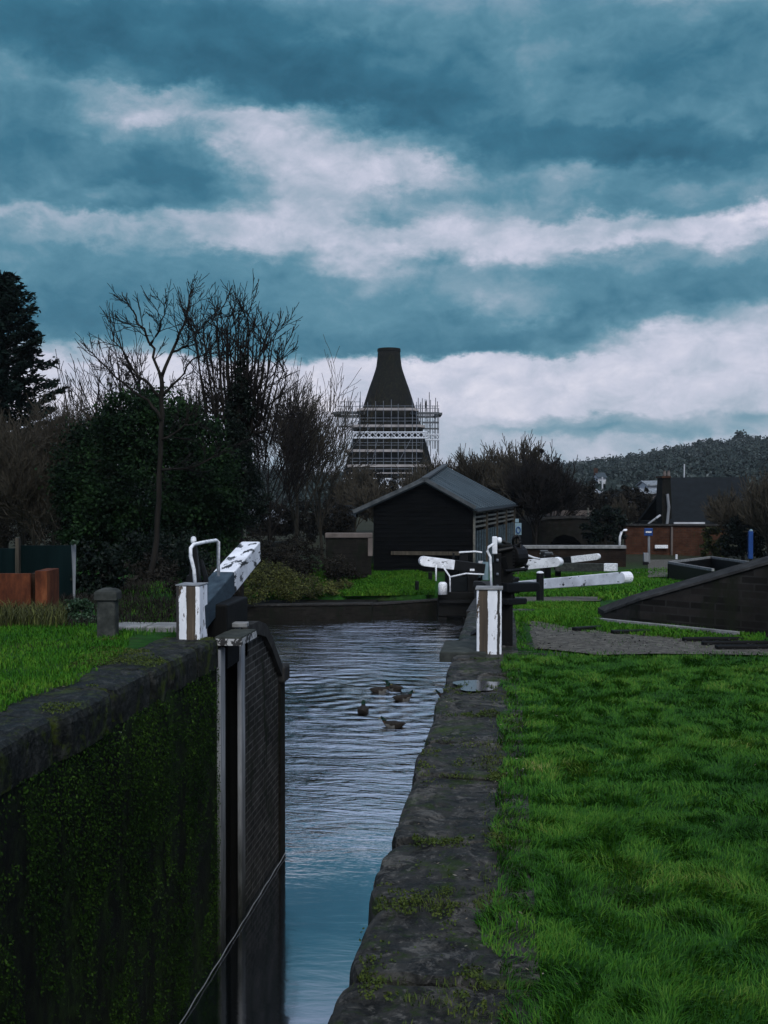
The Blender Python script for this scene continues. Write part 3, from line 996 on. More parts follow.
drape('towpath', m_gravel, gpoly([(503, 660), (600, 657), (700, 656), (800, 658), (900, 660), (900, 650), (800, 646), (740, 641), (680, 637), (620, 633), (570, 629), (503, 627)]), lift=.02)
drape('side_path', m_gravel, gpoly([(604, 588), (645, 594), (640, 581), (655, 574), (630, 572), (621, 583)]), lift=.02)
drape('gate_path', m_gravel, gpoly([(505, 606), (600, 602), (605, 598), (560, 594), (505, 597)]), lift=.02)

# puddle lying in the coping
pd = MB(); c0 = gp(480, 705); prof = []
for k in range(28):
    t = 2 * math.pi * k / 28
    rr = 1 + .18 * math.sin(3 * t + .6) + .1 * math.sin(5 * t)
    prof.append((c0.x + .20 * rr * math.cos(t), c0.y + .24 * rr * math.sin(t), .0115))
pd.v = prof; pd.f = [tuple(range(28))]; pd.mi = [0]
mp_, ntp, bp = new_mat('puddle_water')
bp.inputs['Base Color'].default_value = (.012, .018, .026, 1); bp.inputs['Roughness'].default_value = .16; bp.inputs['IOR'].default_value = 1.7
tag(pd.build('puddle', mp_), kind='structure')


# ------------------------------------------------------------------ grass
def blades(name, P, length, width, m, lean=.55, clump=0):
    """P: root points (n,3); every blade two quads that curl over"""
    P = np.asarray(P); n = len(P)
    L = length * (.55 + .75 * rng.random(n))
    ang = rng.random(n) * 2 * math.pi
    # blades of one tuft lean together
    ln = lean * (.25 + rng.random(n))
    if clump:
        fa = np.array([mn.noise(Vector((p[0] * clump, p[1] * clump, 2.))) for p in P]) * 7
        ang = fa + rng.normal(size=n) * .75
    hd = np.stack([np.cos(ang), np.sin(ang), np.zeros(n)], 1)
    sdv = np.stack([-np.sin(ang + rng.normal(size=n) * .6), np.cos(ang), np.zeros(n)], 1)
    wd = (width * (.6 + .8 * rng.random(n)))[:, None]
    up = np.array([0, 0, 1.0])
    mid = P + up * (L * .55)[:, None] + hd * (L * ln * .35)[:, None]
    tip = P + up * (L * (1 - .35 * ln))[:, None] + hd * (L * ln * 1.05)[:, None]
    V = np.empty((n, 6, 3))
    V[:, 0] = P - sdv * wd * .5; V[:, 1] = P + sdv * wd * .5
    V[:, 2] = mid + sdv * wd * .42; V[:, 3] = mid - sdv * wd * .42
    V[:, 4] = tip + sdv * wd * .08; V[:, 5] = tip - sdv * wd * .08
    b = np.arange(n)[:, None] * 6
    Fc = np.concatenate([b + np.array([[0, 1, 2, 3]]), b + np.array([[3, 2, 4, 5]])], 0)
    return tag(np_mesh(name, V.reshape(-1, 3), Fc, m), kind='stuff')


def vnoise(x, y, s, o=0.0):
    return np.array([mn.noise(Vector((a * s + o, b * s - o, o * 1.7))) for a, b in zip(x, y)])


def scatter(n, x0, x1, y0, y1):
    return np.stack([x0 + (x1 - x0) * rng.random(n), y0 + (y1 - y0) * rng.random(n)], 1)


def lawn_right():
    pts = []
    for (y0, y1, dens, L, W) in ((1.3, 3.4, 30000, .038, .0028), (3.4, 5.2, 22000, .038, .0034), (5.2, 7.6, 13000, .038, .0046), (7.6, 10.5, 8500, .040, .006)):
        xm = .27 * y1 + .9
        q = scatter(int(dens * (xm + .12) * (y1 - y0)), -.14, xm, y0, y1)
        # ragged edge over the coping, and towards the path
        e = -.045 + .07 * vnoise(q[:, 0] * 0, q[:, 1], 2.3, 3.1) + .04 * vnoise(q[:, 0] * 0, q[:, 1], 9, 1.2)
        k = q[:, 0] > e
        thin = (q[:, 0] < .12) & (rng.random(len(q)) < .35)
        k &= ~thin
        far = 10.15 + .25 * vnoise(q[:, 0], q[:, 0] * 0, 1.6, 6.)
        k &= q[:, 1] < far
        q = q[k]
        t = vnoise(q[:, 0], q[:, 1], 2.6, 9.)
        t2 = vnoise(q[:, 0], q[:, 1], 9, 4.)
        keep = rng.random(len(q)) < .82 + .55 * t2 + .25 * t
        q, t = q[keep], t[keep]
        t2 = t2[keep]
        pts.append((q, L * (1 + .35 * t + .40 * t2 + .35 * vnoise(q[:, 0], q[:, 1], 23, 4.)), W))
    P = np.concatenate([a for a, _, _ in pts]); L = np.concatenate([b for _, b, _ in pts])
    Wd = np.concatenate([np.full(len(a), c) for a, _, c in pts])
    P3 = np.c_[P, np.zeros(len(P)) - .004]
    blades('grass', P3, np.clip(L, .014, .16), Wd, m_grass, lean=.75, clump=4)


lawn_right()
# left lawn with its mossy fringe on the coping
q = np.concatenate([scatter(30000, -5.8, -3.2, 5.5, 8.6), scatter(30000, -6.8, -3.2, 8.6, 12.0), scatter(26000, -9, -3.2, 2, 5.5), scatter(22000, -9.5, -5.8, 5.5, 12.5)])
edge = -3.50 + .16 * vnoise(q[:, 0] * 0, q[:, 1], 1.3, 2.) + .08 * vnoise(q[:, 0], q[:, 1], 5, 2.)
edge = np.where(q[:, 1] > 9.2, edge - .55 * np.clip((q[:, 1] - 9.2) / 2.4, 0, 1), edge)
q = q[q[:, 0] < edge]
blades('grass', np.c_[q, np.zeros(len(q))], .042 * (1 + .5 * vnoise(q[:, 0], q[:, 1], 4, 5.)), .007, m_lawn)


def bank_grass(poly_px, n, L, W, m=None, dmax=80):
    """coarser grass on a piece of bank given by its corner pixels (turned into ground points)"""
    P2 = gpoly(poly_px)
    xs_ = [p[0] for p in P2]; ys_ = [p[1] for p in P2]
    q = scatter(n, min(xs_), max(xs_), min(ys_), max(ys_))
    ins_ = np.zeros(len(q), bool)
    j = len(P2) - 1
    for i in range(len(P2)):
        xi, yi = P2[i]; xj, yj = P2[j]
        c = ((yi > q[:, 1]) != (yj > q[:, 1])) & (q[:, 0] < (xj - xi) * (q[:, 1] - yi) / (yj - yi + 1e-12) + xi)
        ins_ ^= c; j = i
    q = q[ins_]
    k = rng.random(len(q)) < .75 + .5 * vnoise(q[:, 0], q[:, 1], .9, 4.)
    q = q[k]
    z = np.array([height(a, b) for a, b in q])
    q = q[z > -3.2]; z = z[z > -3.2]
    return blades('grass', np.c_[q, z], L * (1 + .5 * vnoise(q[:, 0], q[:, 1], 1.1, 7.)), W, m or m_fargrass)


bank_grass([(512, 632), (620, 636), (760, 645), (770, 632), (600, 622), (520, 612)], 60000, .055, .010)
bank_grass([(505, 630), (600, 630), (600, 606), (505, 606)], 36000, .07, .014)
bank_grass([(505, 598), (612, 597), (650, 574), (600, 574), (505, 574)], 120000, .09, .026)
bank_grass([(598, 602), (650, 592), (720, 578), (740, 568), (660, 569), (600, 573)], 60000, .10, .03)
bank_grass([(232, 604), (434, 601), (436, 578), (400, 566), (330, 566), (235, 585)], 130000, .12, .035)

bank_grass([(100, 641), (178, 641), (176, 600), (100, 600)], 26000, .055, .009, m_fargrass)
bank_grass([(60, 628), (178, 628), (176, 596), (60, 598)], 16000, .10, .010, m_twigleaf)
# grass creeping over the towpath edges, and its loose stones
bank_grass([(503, 660), (560, 659), (800, 660), (800, 655), (560, 654), (503, 655)], 5000, .045, .007, m_grass)
bank_grass([(503, 658), (800, 658), (800, 642), (700, 638), (600, 631), (503, 628)], 5000, .03, .006, m_grass)
bank_grass([(503, 655), (530, 655), (523, 627), (503, 627)], 1500, .05, .008)
bank_grass([(503, 632), (560, 634), (640, 638), (760, 648), (800, 648), (740, 640), (620, 631), (503, 626)], 6000, .05, .008)
q = scatter(9000, .0, 6.5, 10.2, 12.6)
k_ = rng.random(len(q)) < .5 + .8 * vnoise(q[:, 0], q[:, 1], 1.5, 3.)
q = q[k_]
V, Fc = leaves(np.c_[q, np.full(len(q), .030)], .012 + .03 * rng.random(len(q)) ** 3, 1.1)
V[:, 2] = .028 + np.abs(V[:, 2] - .030)
tag(np_mesh('gravel', V, Fc, m_pebble), kind='stuff')

# tufts and yellow moss that grow in the joints of the coping
q = []
for j in jr:
    n = 150
    s = np.c_[RX + .05 + .52 * rng.random(n), j + rng.normal(size=n) * .022]
    k = vnoise(s[:, 0], s[:, 1] * 0 + j, 4.2, j) > .02
    q.append(s[k])
s = scatter(900, -.36, -.02, 3.9, 4.15); q.append(s[vnoise(s[:, 0], s[:, 1], 7, 1.) > -.05])
s = scatter(500, -.30, .02, 3.0, 3.3); q.append(s[vnoise(s[:, 0], s[:, 1], 8, 2.) > .2])
s = scatter(700, -.2, .05, 5.8, 6.6); q.append(s[vnoise(s[:, 0], s[:, 1], 6, 8.) > .1])
s = scatter(1800, -.12, .08, 1.5, 9.8); q.append(s)
q = np.concatenate(q)
blades('weeds', np.c_[q, np.zeros(len(q))], .02, .0035, m_weed, lean=.9)
s = scatter(26000, -4.2, -2.98, 5.8, 11.0)
k = (vnoise(s[:, 0], s[:, 1], 2.3, 8.) > .16) & (s[:, 0] > -3.75 - .4 * np.clip((s[:, 1] - 9) / 2, 0, 1))
s = s[k]
V, Fc = leaves(np.c_[s, .010 + .010 * rng.random(len(s))], .016, 1.3)
tag(np_mesh('moss', V, Fc, m_weed), kind='stuff')
sm_ = []
for jy, w_ in ((3.98, .16), (3.33, .10), (4.72, .05), (5.8, .10), (6.2, .22), (7.42, .06), (8.3, .15), (2.6, .12)):
    a_ = np.c_[RX + .03 + .48 * rng.random(2600), jy + rng.normal(size=2600) * w_]
    sm_.append(a_[(vnoise(a_[:, 0], a_[:, 1], 6.5, jy) + .5 * vnoise(a_[:, 0], a_[:, 1], 21, jy)) > .20])
sm_ = np.concatenate(sm_)
V, Fc = leaves(np.c_[sm_, .008 + .012 * rng.random(len(sm_))], .012, 1.4)
tag(np_mesh('moss', V, Fc, m_weed), kind='stuff')
# moss and ferny growth on the chamber wall
s = np.c_[np.full(90000, LX - .02), 4.6 + 6.5 * rng.random(90000), -.27 - 3.05 * rng.random(90000) ** .95]
k = vnoise(s[:, 1], s[:, 2] * .35, 1.9, 3.) + .7 * vnoise(s[:, 1], s[:, 2] * .6, 7, 6.) + .5 * rng.random(len(s)) > .12
s = s[k]; s[:, 0] += .035 * rng.random(len(s))
V, Fc = leaves(s, .010 + .022 * rng.random(len(s)) ** 2, 1.9, updir=(0.3, 0, -1.2))
tag(np_mesh('moss', V, Fc, m_moss), kind='stuff')
# pale scraps of leaf and twig on the coping and lawn edge
s = np.concatenate([scatter(150, RX + .05, .25, 2, 9.5), scatter(70, 0, 1.8, 2.2, 9), scatter(50, -3.6, -3.0, 6, 11)])
V, Fc = leaves(np.c_[s, .022 + .006 * rng.random(len(s))], .010 + .016 * rng.random(len(s)), 2.6)
V[:, 2] = .020 + (V[:, 2] - .022) * .25
tag(np_mesh('leaf_litter', V, Fc, m_litter), kind='stuff')
# ------------------------------------------------------------------ lock furniture
def px_m(D):
    return D / F


def strip_mat(name, bands, half, scale=9):
    """a squared post whose front carries upright bands of flaking white paint, bare and dark timber"""
    m, nt, b = new_mat(name)
    tcn = nt.nodes.new('ShaderNodeTexCoord')
    sp = nt.nodes.new('ShaderNodeSeparateXYZ'); nt.links.new(tcn.outputs['Object'], sp.inputs[0])
    v = coords(nt, (1, 1, .35))
    nz = noise(nt, coords(nt, (1, 1, .12)), 34, 8, .75)
    def mm(op, a, c, d=None):
        n = nt.nodes.new('ShaderNodeMath'); n.operation = op
        for i, q in enumerate((a, c, d)):
            if q is None: continue
            if hasattr(q, 'is_output'): nt.links.new(q, n.inputs[i])
            else: n.inputs[i].default_value = q
        return n.outputs[0]
    t = mm('ADD', mm('DIVIDE', mm('ADD', sp.outputs[0], half), 2 * half), mm('MULTIPLY', mm('SUBTRACT', nz, .5), .17))
    r = nt.nodes.new('ShaderNodeValToRGB'); r.color_ramp.interpolation = 'CONSTANT'
    e = r.color_ramp.elements
    cols = {'w': (1, 1, 1), 'b': (.5, .5, .5), 'd': (0, 0, 0)}
    while len(e) > 1: e.remove(e[-1])
    for i, (p, c) in enumerate(bands):
        el = e[0] if i == 0 else e.new(p)
        el.position = p; el.color = (*cols[c], 1)
    nt.links.new(t, r.inputs[0])
    flake = ramp(nt, noise(nt, v, scale, 8, .68), [(.555, (1, 1, 1)), (.575, (0, 0, 0))])
    wood = ramp(nt, noise(nt, coords(nt, (1, 1, .06)), 26, 6, .6), [(.3, (.022, .016, .010)), (.6, (.065, .046, .028)), (.8, (.12, .09, .06))])
    dark = ramp(nt, nz, [(.3, (.008, .008, .008)), (.7, (.03, .028, .025))])
    white = ramp(nt, noise(nt, v, 5, 6, .6), [(.3, (.52, .55, .58)), (.6, (.80, .82, .86))])
    is_w = mm('GREATER_THAN', r.outputs[0], .8); is_b = mm('GREATER_THAN', r.outputs[0], .3)
    base = mixc(nt, is_b, dark, wood)
    col = mixc(nt, mm('MULTIPLY', is_w, flake), base, white)
    nt.links.new(col, b.inputs['Base Color']); b.inputs['Roughness'].default_value = .7
    bump(nt, b, nz, .4, .01)
    return m


def beam(p0, p1, h0, h1, w, name, mats, parent, t_paint=None, paint_mat_=None, rnd_end=True, paint_name='painted_end', cham=.0, rnd_start=False):
    """a balance beam: tapering timber with a rounded end at p1; the outer part painted"""
    p0, p1 = Vector(p0), Vector(p1)
    ax = (p1 - p0); L = ax.length; ax.normalize()
    sd = ax.cross(Vector((0, 0, 1))).normalized()
    up = sd.cross(ax).normalized()

    def piece(a, b, rend, rstart=False):
        ha, hb = h0 + (h1 - h0) * a / L, h0 + (h1 - h0) * b / L
        poly = []
        if rstart:
            for k in range(9):
                t = math.pi / 2 + math.pi * k / 8
                poly.append(p0 + ax * (a + ha * .5 + ha * .5 * math.cos(t)) - up * (ha * .5 * -math.sin(t)) * -1 * -1)
            poly = [p0 + ax * (a + ha * .5 - ha * .5 * math.sin(math.pi * k / 8)) + up * (ha * .5 * math.cos(math.pi * k / 8)) for k in range(9)]
        else:
            poly += [p0 + ax * a + up * ha / 2, p0 + ax * a - up * ha / 2]
        if rend:
            for k in range(9):
                t = -math.pi / 2 + math.pi * k / 8
                poly.append(p0 + ax * (b - hb * .5 + hb * .5 * math.cos(t)) + up * (hb * .5 * math.sin(t)))
        else:
            poly += [p0 + ax * b - up * hb / 2, p0 + ax * b + up * hb / 2]
        return MB().prism([q - sd * w / 2 for q in poly], sd * w)

    if t_paint is None:
        return piece(0, L, rnd_end, rnd_start).build(name, mats, parent, bevel=.012)
    o = piece(0, L * t_paint - .002, False, rnd_start).build(name, mats, parent, bevel=.012)
    piece(L * t_paint + .002, L, rnd_end).build(paint_name, paint_mat_, o, bevel=.012)
    return o


# --- left-hand tail gate, open against its wall
g = thing('lock_gate', at(188.2, 640, 11.2), 'open lock gate on the left with rising black and white balance beam', 'lock gate')
m_lp = strip_mat('left_post_timber', [(0, 'd'), (.14, 'w'), (.44, 'b'), (.82, 'w')], .125)
c = ORG[g.name]
a, b_ = at(176, 640, 11.2), at(200.5, 640, 11.2)
b_ = Vector((b_.x, a.y, b_.z))
MB().box(a.x, b_.x, a.y, a.y + .30, -.15, at(190, 586, 11.2).z).build('heel_post', m_lp, g, bevel=.012)
zt = at(190, 586, 11.2).z
MB().box(a.x - .006, b_.x + .006, a.y - .006, a.y + .306, zt + .001, zt + .014).build('post_cap', m_grey_wood, g, bevel=.004)
# beam: its right-hand top edge measured at both ends
tr0, tr1 = at(205, 606, 11.35), at(261.5, 540, 14.5)
br0 = tr0 - Vector((0, 0, .265))
axis = (tr1 - tr0).normalized()
sdv = axis.cross(Vector((0, 0, 1))).normalized()
upv = sdv.cross(axis)
c0_, c1_ = tr0 - sdv * .125 - upv * .13, tr1 - sdv * .125 - upv * .13
tp = .46
mid = c0_ + (c1_ - c0_) * tp
o = MB().bar(c0_, mid - axis * .002, .25, .26).build('balance_beam', m_beamgrey, g, bevel=.014)
e0 = c1_ - axis * .10
mb = MB().bar(mid + axis * .002, e0, .252, .262)
mb.bar(e0, c1_, .252, .262, w2=.18, h2=.19)
mb.build('painted_end', m_white_old, o, bevel=.014)
# hand rail, an upside-down U
r0 = [at(195.5, 589, 11.45), at(194, 570, 11.45), at(190.6, 556, 11.46), at(190.6, 548, 11.48), at(193.5, 544.5, 11.52), at(205, 542, 11.8), at(216, 540.3, 12.2), at(218.4, 542, 12.24), at(218.4, 576, 12.24)]
MB().tube(r0, .019, 10).build('handrail', m_white_rail, g, smooth=True)
fb = MB().box(-3.02, -2.735, 11.1, 11.78, -.075, 0.012)
fb.build('footboard', m_plank, g, bevel=.01)
MB().box(-3.024, -2.731, 11.094, 11.786, -.078, -.008).build('footboard_edge', m_plank_edge, g)
ps = at(238, 625, 12.1)
MB().bar(ps - Vector((0, 0, .16)), ps - Vector((0, 0, .02)), .05, .05, up=(0, 1, 0)).build('bracket', m_grey_wood, g)
MB().obox((ps.x, ps.y, ps.z - .02), (.22, .16, .05), .1).build('bracket_top', m_palestone, g, bevel=.01)
MB().box(-3.30, -3.0, 11.55, 12.5, -.4, .30).build('gate_leaf', m_black_wet, g, bevel=.02)

# paddle post behind it
pg = thing('paddle_post', at(196, 620, 12.4), 'black tapering paddle post with white knob behind the left lock gate', 'paddle post')
tp_, bt = at(194, 541, 12.4), at(196.5, 622, 12.4)
mb = MB().bar((bt.x, bt.y, -.1), tp_, .22, .20, up=(0, 1, 0), w2=.05, h2=.05)
mb.bar((bt.x - .12, bt.y + .05, -.1), at(190, 575, 12.45), .12, .12, up=(0, 1, 0), w2=.06, h2=.06)
mb.build('post', m_black, pg, bevel=.01)
MB().lathe(at(193.5, 541, 12.4), [(.012, -.03), (.029, -.025), (.034, .008), (.027, .04), (.011, .052)], 12).build('knob', m_white_rail, pg, smooth=True)
q = at(201, 560, 12.35)
MB().tube([q, q + Vector((.05, 0, -.18)), q + Vector((.07, 0, -.42))], [.02, .03, .035], 8).build('rack', m_black, pg)

# --- right-hand tail gate
g2 = thing('lock_gate', at(489, 654, 10.25), 'lock gate beside the lawn coping with short black beams and peeling striped post', 'lock gate')
m_rp = strip_mat('right_post_timber', [(0, 'w'), (.11, 'b'), (.45, 'w'), (.82, 'd'), (.93, 'w')], .117)
a, b_ = at(476.5, 654, 10.25), at(501.5, 654, 10.25)
zt = at(490, 590, 10.25).z
MB().box(a.x, b_.x, a.y, a.y + .27, -.12, zt).build('heel_post', m_rp, g2, bevel=.01)
MB().box(a.x - .012, b_.x + .012, a.y - .012, a.y + .28, zt + .001, zt + .018).build('post_cap', m_palestone, g2, bevel=.004)
for (pa, pb, th) in (((503, 587.5), (536, 586.5), .094), ((503, 601.5), (522, 600.8), .066)):
    beam(at(*pa, 10.75), at(*pb, 11.15), th, th, .12, 'balance_beam', m_black, g2)
fb = MB().box(-.625, -.20, 10.22, 11.02, -.055, .022)
fb.build('footboard', m_plank, g2, bevel=.01)
MB().box(-.632, -.19, 10.212, 11.03, -.075, .004).build('footboard_edge', m_stonepost, g2)
q0, q1 = at(466, 638, 11.6), at(478, 622, 11.9)
MB().hexa([(q0.x, q0.y, -.3), (q1.x + .1, q0.y, -.3), (q1.x + .1, q1.y, -.3), (q0.x, q1.y, -.3), (q0.x, q0.y, q0.z), (q1.x + .1, q0.y, q1.z), (q1.x + .1, q1.y, q1.z), (q0.x, q1.y, q0.z)]).build('gate_leaf', m_black_wet, g2, bevel=.01)
# white bent handrail on the gate
hr = [at(494, 543.5, 10.6), at(488.5, 547, 10.6), at(487.4, 551, 10.6), at(490.3, 557, 10.6), at(490.8, 570, 10.6), at(491.3, 589, 10.6)]
MB().tube(hr, .0125, 8).build('handrail', m_white_rail, g2, smooth=True)

pg2 = thing('paddle_gear', at(504, 652, 10.9), 'tall black paddle gear with white handle standing by the striped post', 'paddle gear')
c = at(504, 652, 10.9)
MB().box(c.x - .085, c.x + .085, c.y - .09, c.y + .09, -.1, at(504, 544, 10.9).z).build('post', m_black_wet, pg2, bevel=.012)
q = at(494.7, 545, 10.7)
MB().bar((q.x, q.y, at(495, 554, 10.7).z), (q.x, q.y, at(495, 536.5, 10.7).z), .05, .05, up=(0, 1, 0)).build('handle', m_white, pg2, bevel=.008)
q = at(499.3, 541, 10.75)
MB().lathe(q, [(.02, -.02), (.026, 0), (.022, .03), (.008, .036)], 10).build('knob', m_white_rail, pg2, smooth=True)
mbx = MB().bar(at(497.5, 553, 10.8), at(497.5, 590, 10.8), .075, .10, up=(0, 1, 0))
mbx.bar(at(493.8, 562, 10.82), at(494.8, 588, 10.82), .03, .05, up=(0, 1, 0))
mbx.bar(at(503, 556, 10.8), at(513, 600, 10.9), .05, .05, up=(0, 1, 0))
mbx.tube([at(498, 551, 10.78), at(513, 548, 10.8)], .022, 8)
mbx.tube([at(505, 571, 10.75), at(527, 569, 10.95)], .018, 8)
mbx.build('rack_frame', m_black, pg2, bevel=.004)
for q_ in ((497.5, 560), (497.5, 574), (497.6, 586)):
    MB().lathe(at(q_[0], q_[1], 10.735), [(.012, -.012), (.014, 0), (.010, .012)], 8).build('bolt', m_steel, pg2)
# gear casing: a drum on its side, a pinion wheel and the rack rising beside it
ga, gb = at(508, 557, 10.95), at(521, 556, 11.05)
MB().tube([ga, ga + (gb - ga) * .2, gb], [.06, .125, .115], 18).build('gear_case', m_black, pg2, bevel=.006)
wc_ = at(516.5, 541, 10.95)
mb = MB(); pts = []
for k in range(25):
    t = 2 * math.pi * k / 24
    pts.append(wc_ + Vector((.034 * math.cos(t), .01 * math.sin(2 * t), .05 * math.sin(t))))
mb.tube(pts, .016, 7)
mb.tube([wc_ + Vector((0, 0, -.05)), at(518, 556, 10.98)], .018, 7)
mb.tube([wc_ + Vector((.03, 0, -.02)), at(524, 562, 10.98)], .016, 7)
mb.build('pinion', m_black, pg2, smooth=True)
mb = MB().bar(at(508, 543, 10.85), at(511, 600, 10.85), .05, .05, up=(0, 1, 0))
mb.tube([at(510, 545, 10.85), at(502, 541, 10.85)], .02, 8)
for k in range(14):
    p_ = at(513.5, 552 + k * 3.2, 10.85)
    mb.obox(p_, (.025, .04, .016))
mb.build('rack', m_black, pg2)
mb = MB().tube([at(521.5, 549.5, 10.95), at(523.5, 552.5, 10.95), at(527, 555.3, 11), at(533, 557.6, 11.05), at(540, 559, 11.1)], [.013, .015, .013, .011, .009], 8)
mb.build('crank', m_white_rail, pg2, smooth=True)
MB().tube([at(521, 562, 10.95), at(527, 567, 11), at(524, 571, 11)], .02, 8).build('spindle', m_black, pg2, smooth=True)


# --- beam that reaches over the grass (B1) with its gate frame
g3 = thing('lock_gate', at(512, 607, 21), 'long white balance beam with round end reaching over the grass behind the bollard', 'lock gate')
ORG[g3.name] = Vector(g3.location)
c = g3.location
MB().box(c.x - .14, c.x + .14, c.y, c.y + .28, height(c.x, c.y) - .3, at(512, 578, 21).z).build('heel_post', m_black_wet, g3, bevel=.015)
beam(at(512, 586.5, 21.2), at(629.5, 577.2, 18.6), .18, .20, .20, 'balance_beam', m_black, g3, .10, m_white)

# --- head gate of the next lock
DN = 41.8
g4 = thing('lock_gate', at(458, 618, DN), 'far lock gate closing the basin end, its white beam tip over the far bank', 'lock gate')


def P4(px, py, dd=0):
    return at(px, py, DN + dd)


def quad_box(px0, px1, py0, py1, D, depth):
    a_, b_ = at(px0, py1, D), at(px1, py0, D)
    return MB().hexa([Vector((a_.x, a_.y, a_.z)), Vector((b_.x, b_.y, a_.z)), Vector((b_.x, b_.y, a_.z)) + F0 * depth, Vector((a_.x, a_.y, a_.z)) + F0 * depth,
                      Vector((a_.x, a_.y, b_.z)), Vector((b_.x, b_.y, b_.z)), Vector((b_.x, b_.y, b_.z)) + F0 * depth, Vector((a_.x, a_.y, b_.z)) + F0 * depth])


quad_box(438, 484, 592, 616.5, DN, .3).build('gate_leaf', m_black_wet, g4, bevel=.03)
quad_box(438, 447, 617, 640, DN + .02, .28).build('gate_foot', m_black_wet, g4)
quad_box(463, 484, 617, 640, DN + .02, .28).build('gate_foot', m_black_wet, g4)
quad_box(440, 470, 600, 603, DN - .15, .14).build('gate_rail', m_black, g4)
beam(P4(484, 568.5, .5), P4(419, 560.5, .1), .36, .37, .34, 'balance_beam', m_black, g4, .47, m_white)
quad_box(467.5, 478, 571, 592, DN + .1, .3).build('heel_post', m_black_wet, g4, bevel=.02)
quad_box(470, 474.5, 569, 571, DN + .12, .16).build('post_cap', m_white_rail, g4)
MB().tube([P4(436, 581, -.2), P4(436, 563.5, -.2), P4(440, 562, -.2), P4(449.8, 576.5, -.2), P4(450.2, 592, -.2)], .034, 8).build('handrail', m_white_rail, g4, smooth=True)
MB().tube([P4(450, 577, -.2), P4(466, 573.5, -.2), P4(484, 574.5, -.2)], .030, 8).build('handrail', m_white_rail, g4, smooth=True)
quad_box(452, 468, 577, 591, DN + .35, .1).build('gate_panel', m_darkslate, g4)

gpst = thing('mooring_post', gp(443, 595), 'short white round-topped post beside the far lock gate', 'post')
b0 = at(442.7, 593, DN - .4); t0_ = at(442.7, 582, DN - .4).z
MB().lathe((b0.x, b0.y, 0), [(.17, b0.z - .05), (.17, t0_ - .10), (.15, t0_ - .04), (.09, t0_)], 14).build('post', m_white_rail, gpst, smooth=True)

pg4 = thing('paddle_gear', at(462, 590, DN + 1.2), 'small black paddle gear above the far gate beam', 'paddle gear')
quad_box(460, 468, 551, 590, DN + 1.2, .3).build('post', m_black, pg4, bevel=.02)
quad_box(452.8, 454.6, 553, 566, DN + 1.0, .1).build('rack', m_black, pg4)
MB().tube([at(459, 552.5, DN + 1.15), at(475, 551.5, DN + 1.15), at(482, 552.5, DN + 1.15)], .035, 8).build('spindle', m_white_rail, pg4)

pbp = thing('gauge_board', at(485, 592, DN + .8), 'pale blue weathered board standing left of the tall paddle gear', 'board')
quad_box(482.5, 488.5, 562, 592, DN + .8, .08).build('board', m_palebluewood, pbp)
quad_box(478.5, 483, 561, 574, DN + .9, .08).build('plate', m_cream, pbp)

# beams on the right of the next lock
g5 = thing('lock_gate', at(508, 585, 40.5), 'thick white beam end nearest the black paddle gear above the grass', 'lock gate')
beam(at(505, 566.5, 40.5), at(562, 561.5, 39.3), .37, .34, .32, 'balance_beam', m_black, g5, .30, m_white)
quad_box(505, 512, 560, 590, 40.6, .3).build('heel_post', m_black_wet, g5, bevel=.02)
quad_box(509.5, 512.5, 571, 582, 40.2, .1).build('strut', m_cream, g5)
g6 = thing('lock_gate', at(556, 575, 50), 'thin white beam farthest back in front of the brown wall', 'lock gate')
beam(at(556, 561.5, 50), at(600, 556.3, 49), .30, .28, .28, 'balance_beam', m_black, g6, .37, m_white_rail)
quad_box(555, 560, 556, 578, 50.1, .3).build('heel_post', m_black_wet, g6)
g7 = thing('lock_gate', at(562, 578, 45), 'grey weathered balance beam with short white tip behind the long white beam', 'lock gate')
beam(at(556, 567, 45), at(617, 567.3, 44), .34, .30, .3, 'balance_beam', m_stonepost, g7, .80, m_white_rail, rnd_end=False)
quad_box(556, 561, 560, 580, 45.1, .3).build('heel_post', m_black_wet, g7)
for i, (px, py, D, lb) in enumerate(((548, 558, 40.1, 'small black windlass rack with a bent arm on the thick white beam'), (543.5, 556, 45.2, 'small black paddle rack above the grey weathered beam'))):
    pk = thing('paddle_gear', at(px, py + 20, D), lb, 'paddle gear')
    mbk = MB().tube([at(px - 3.5, py - 2, D), at(px - 3, py - 5, D), at(px + 4, py - 5, D), at(px + 4.5, py - 3.4, D)], .045, 7)
    mbk.build('arm', m_steel_dark, pk)
    quad_box(px - 3, px + 3, py - 3, py + 20, D + .05, .2).build('post', m_black, pk)

# --- bollards
def bollard(px, py, w_px, h_px, lb, white=True, lean=0):
    p = gp(px, py)
    D = (p - CAM).dot(F0)
    r = w_px / 2 * D / F; h = h_px * D / F
    t = thing('bollard', p, lb, 'bollard', 'bollards on the grass')
    MB().lathe(p, [(r, -.2), (r, h * .90), (r * 1.02, h * .93)] if white else [(r, -.2), (r, h * .96), (r * .8, h)], 16).build('post', m_black, t, smooth=False, bevel=.006)
    if white:
        MB().lathe(p, [(r * 1.03, h * .932), (r * .95, h * .96), (r * .6, h * .99), (r * .12, h)], 16).build('cap', m_white_rail, t, smooth=True)
    return t


bollard(540, 602, 7.5, 31, 'black bollard with white domed top in front of the long white beam')
bollard(417, 592, 4, 11, 'short black bollard on the far bank, nearer the water', False)
bollard(430.3, 582, 4.2, 10, 'short black bollard on the far bank, closer to the black shed', False)

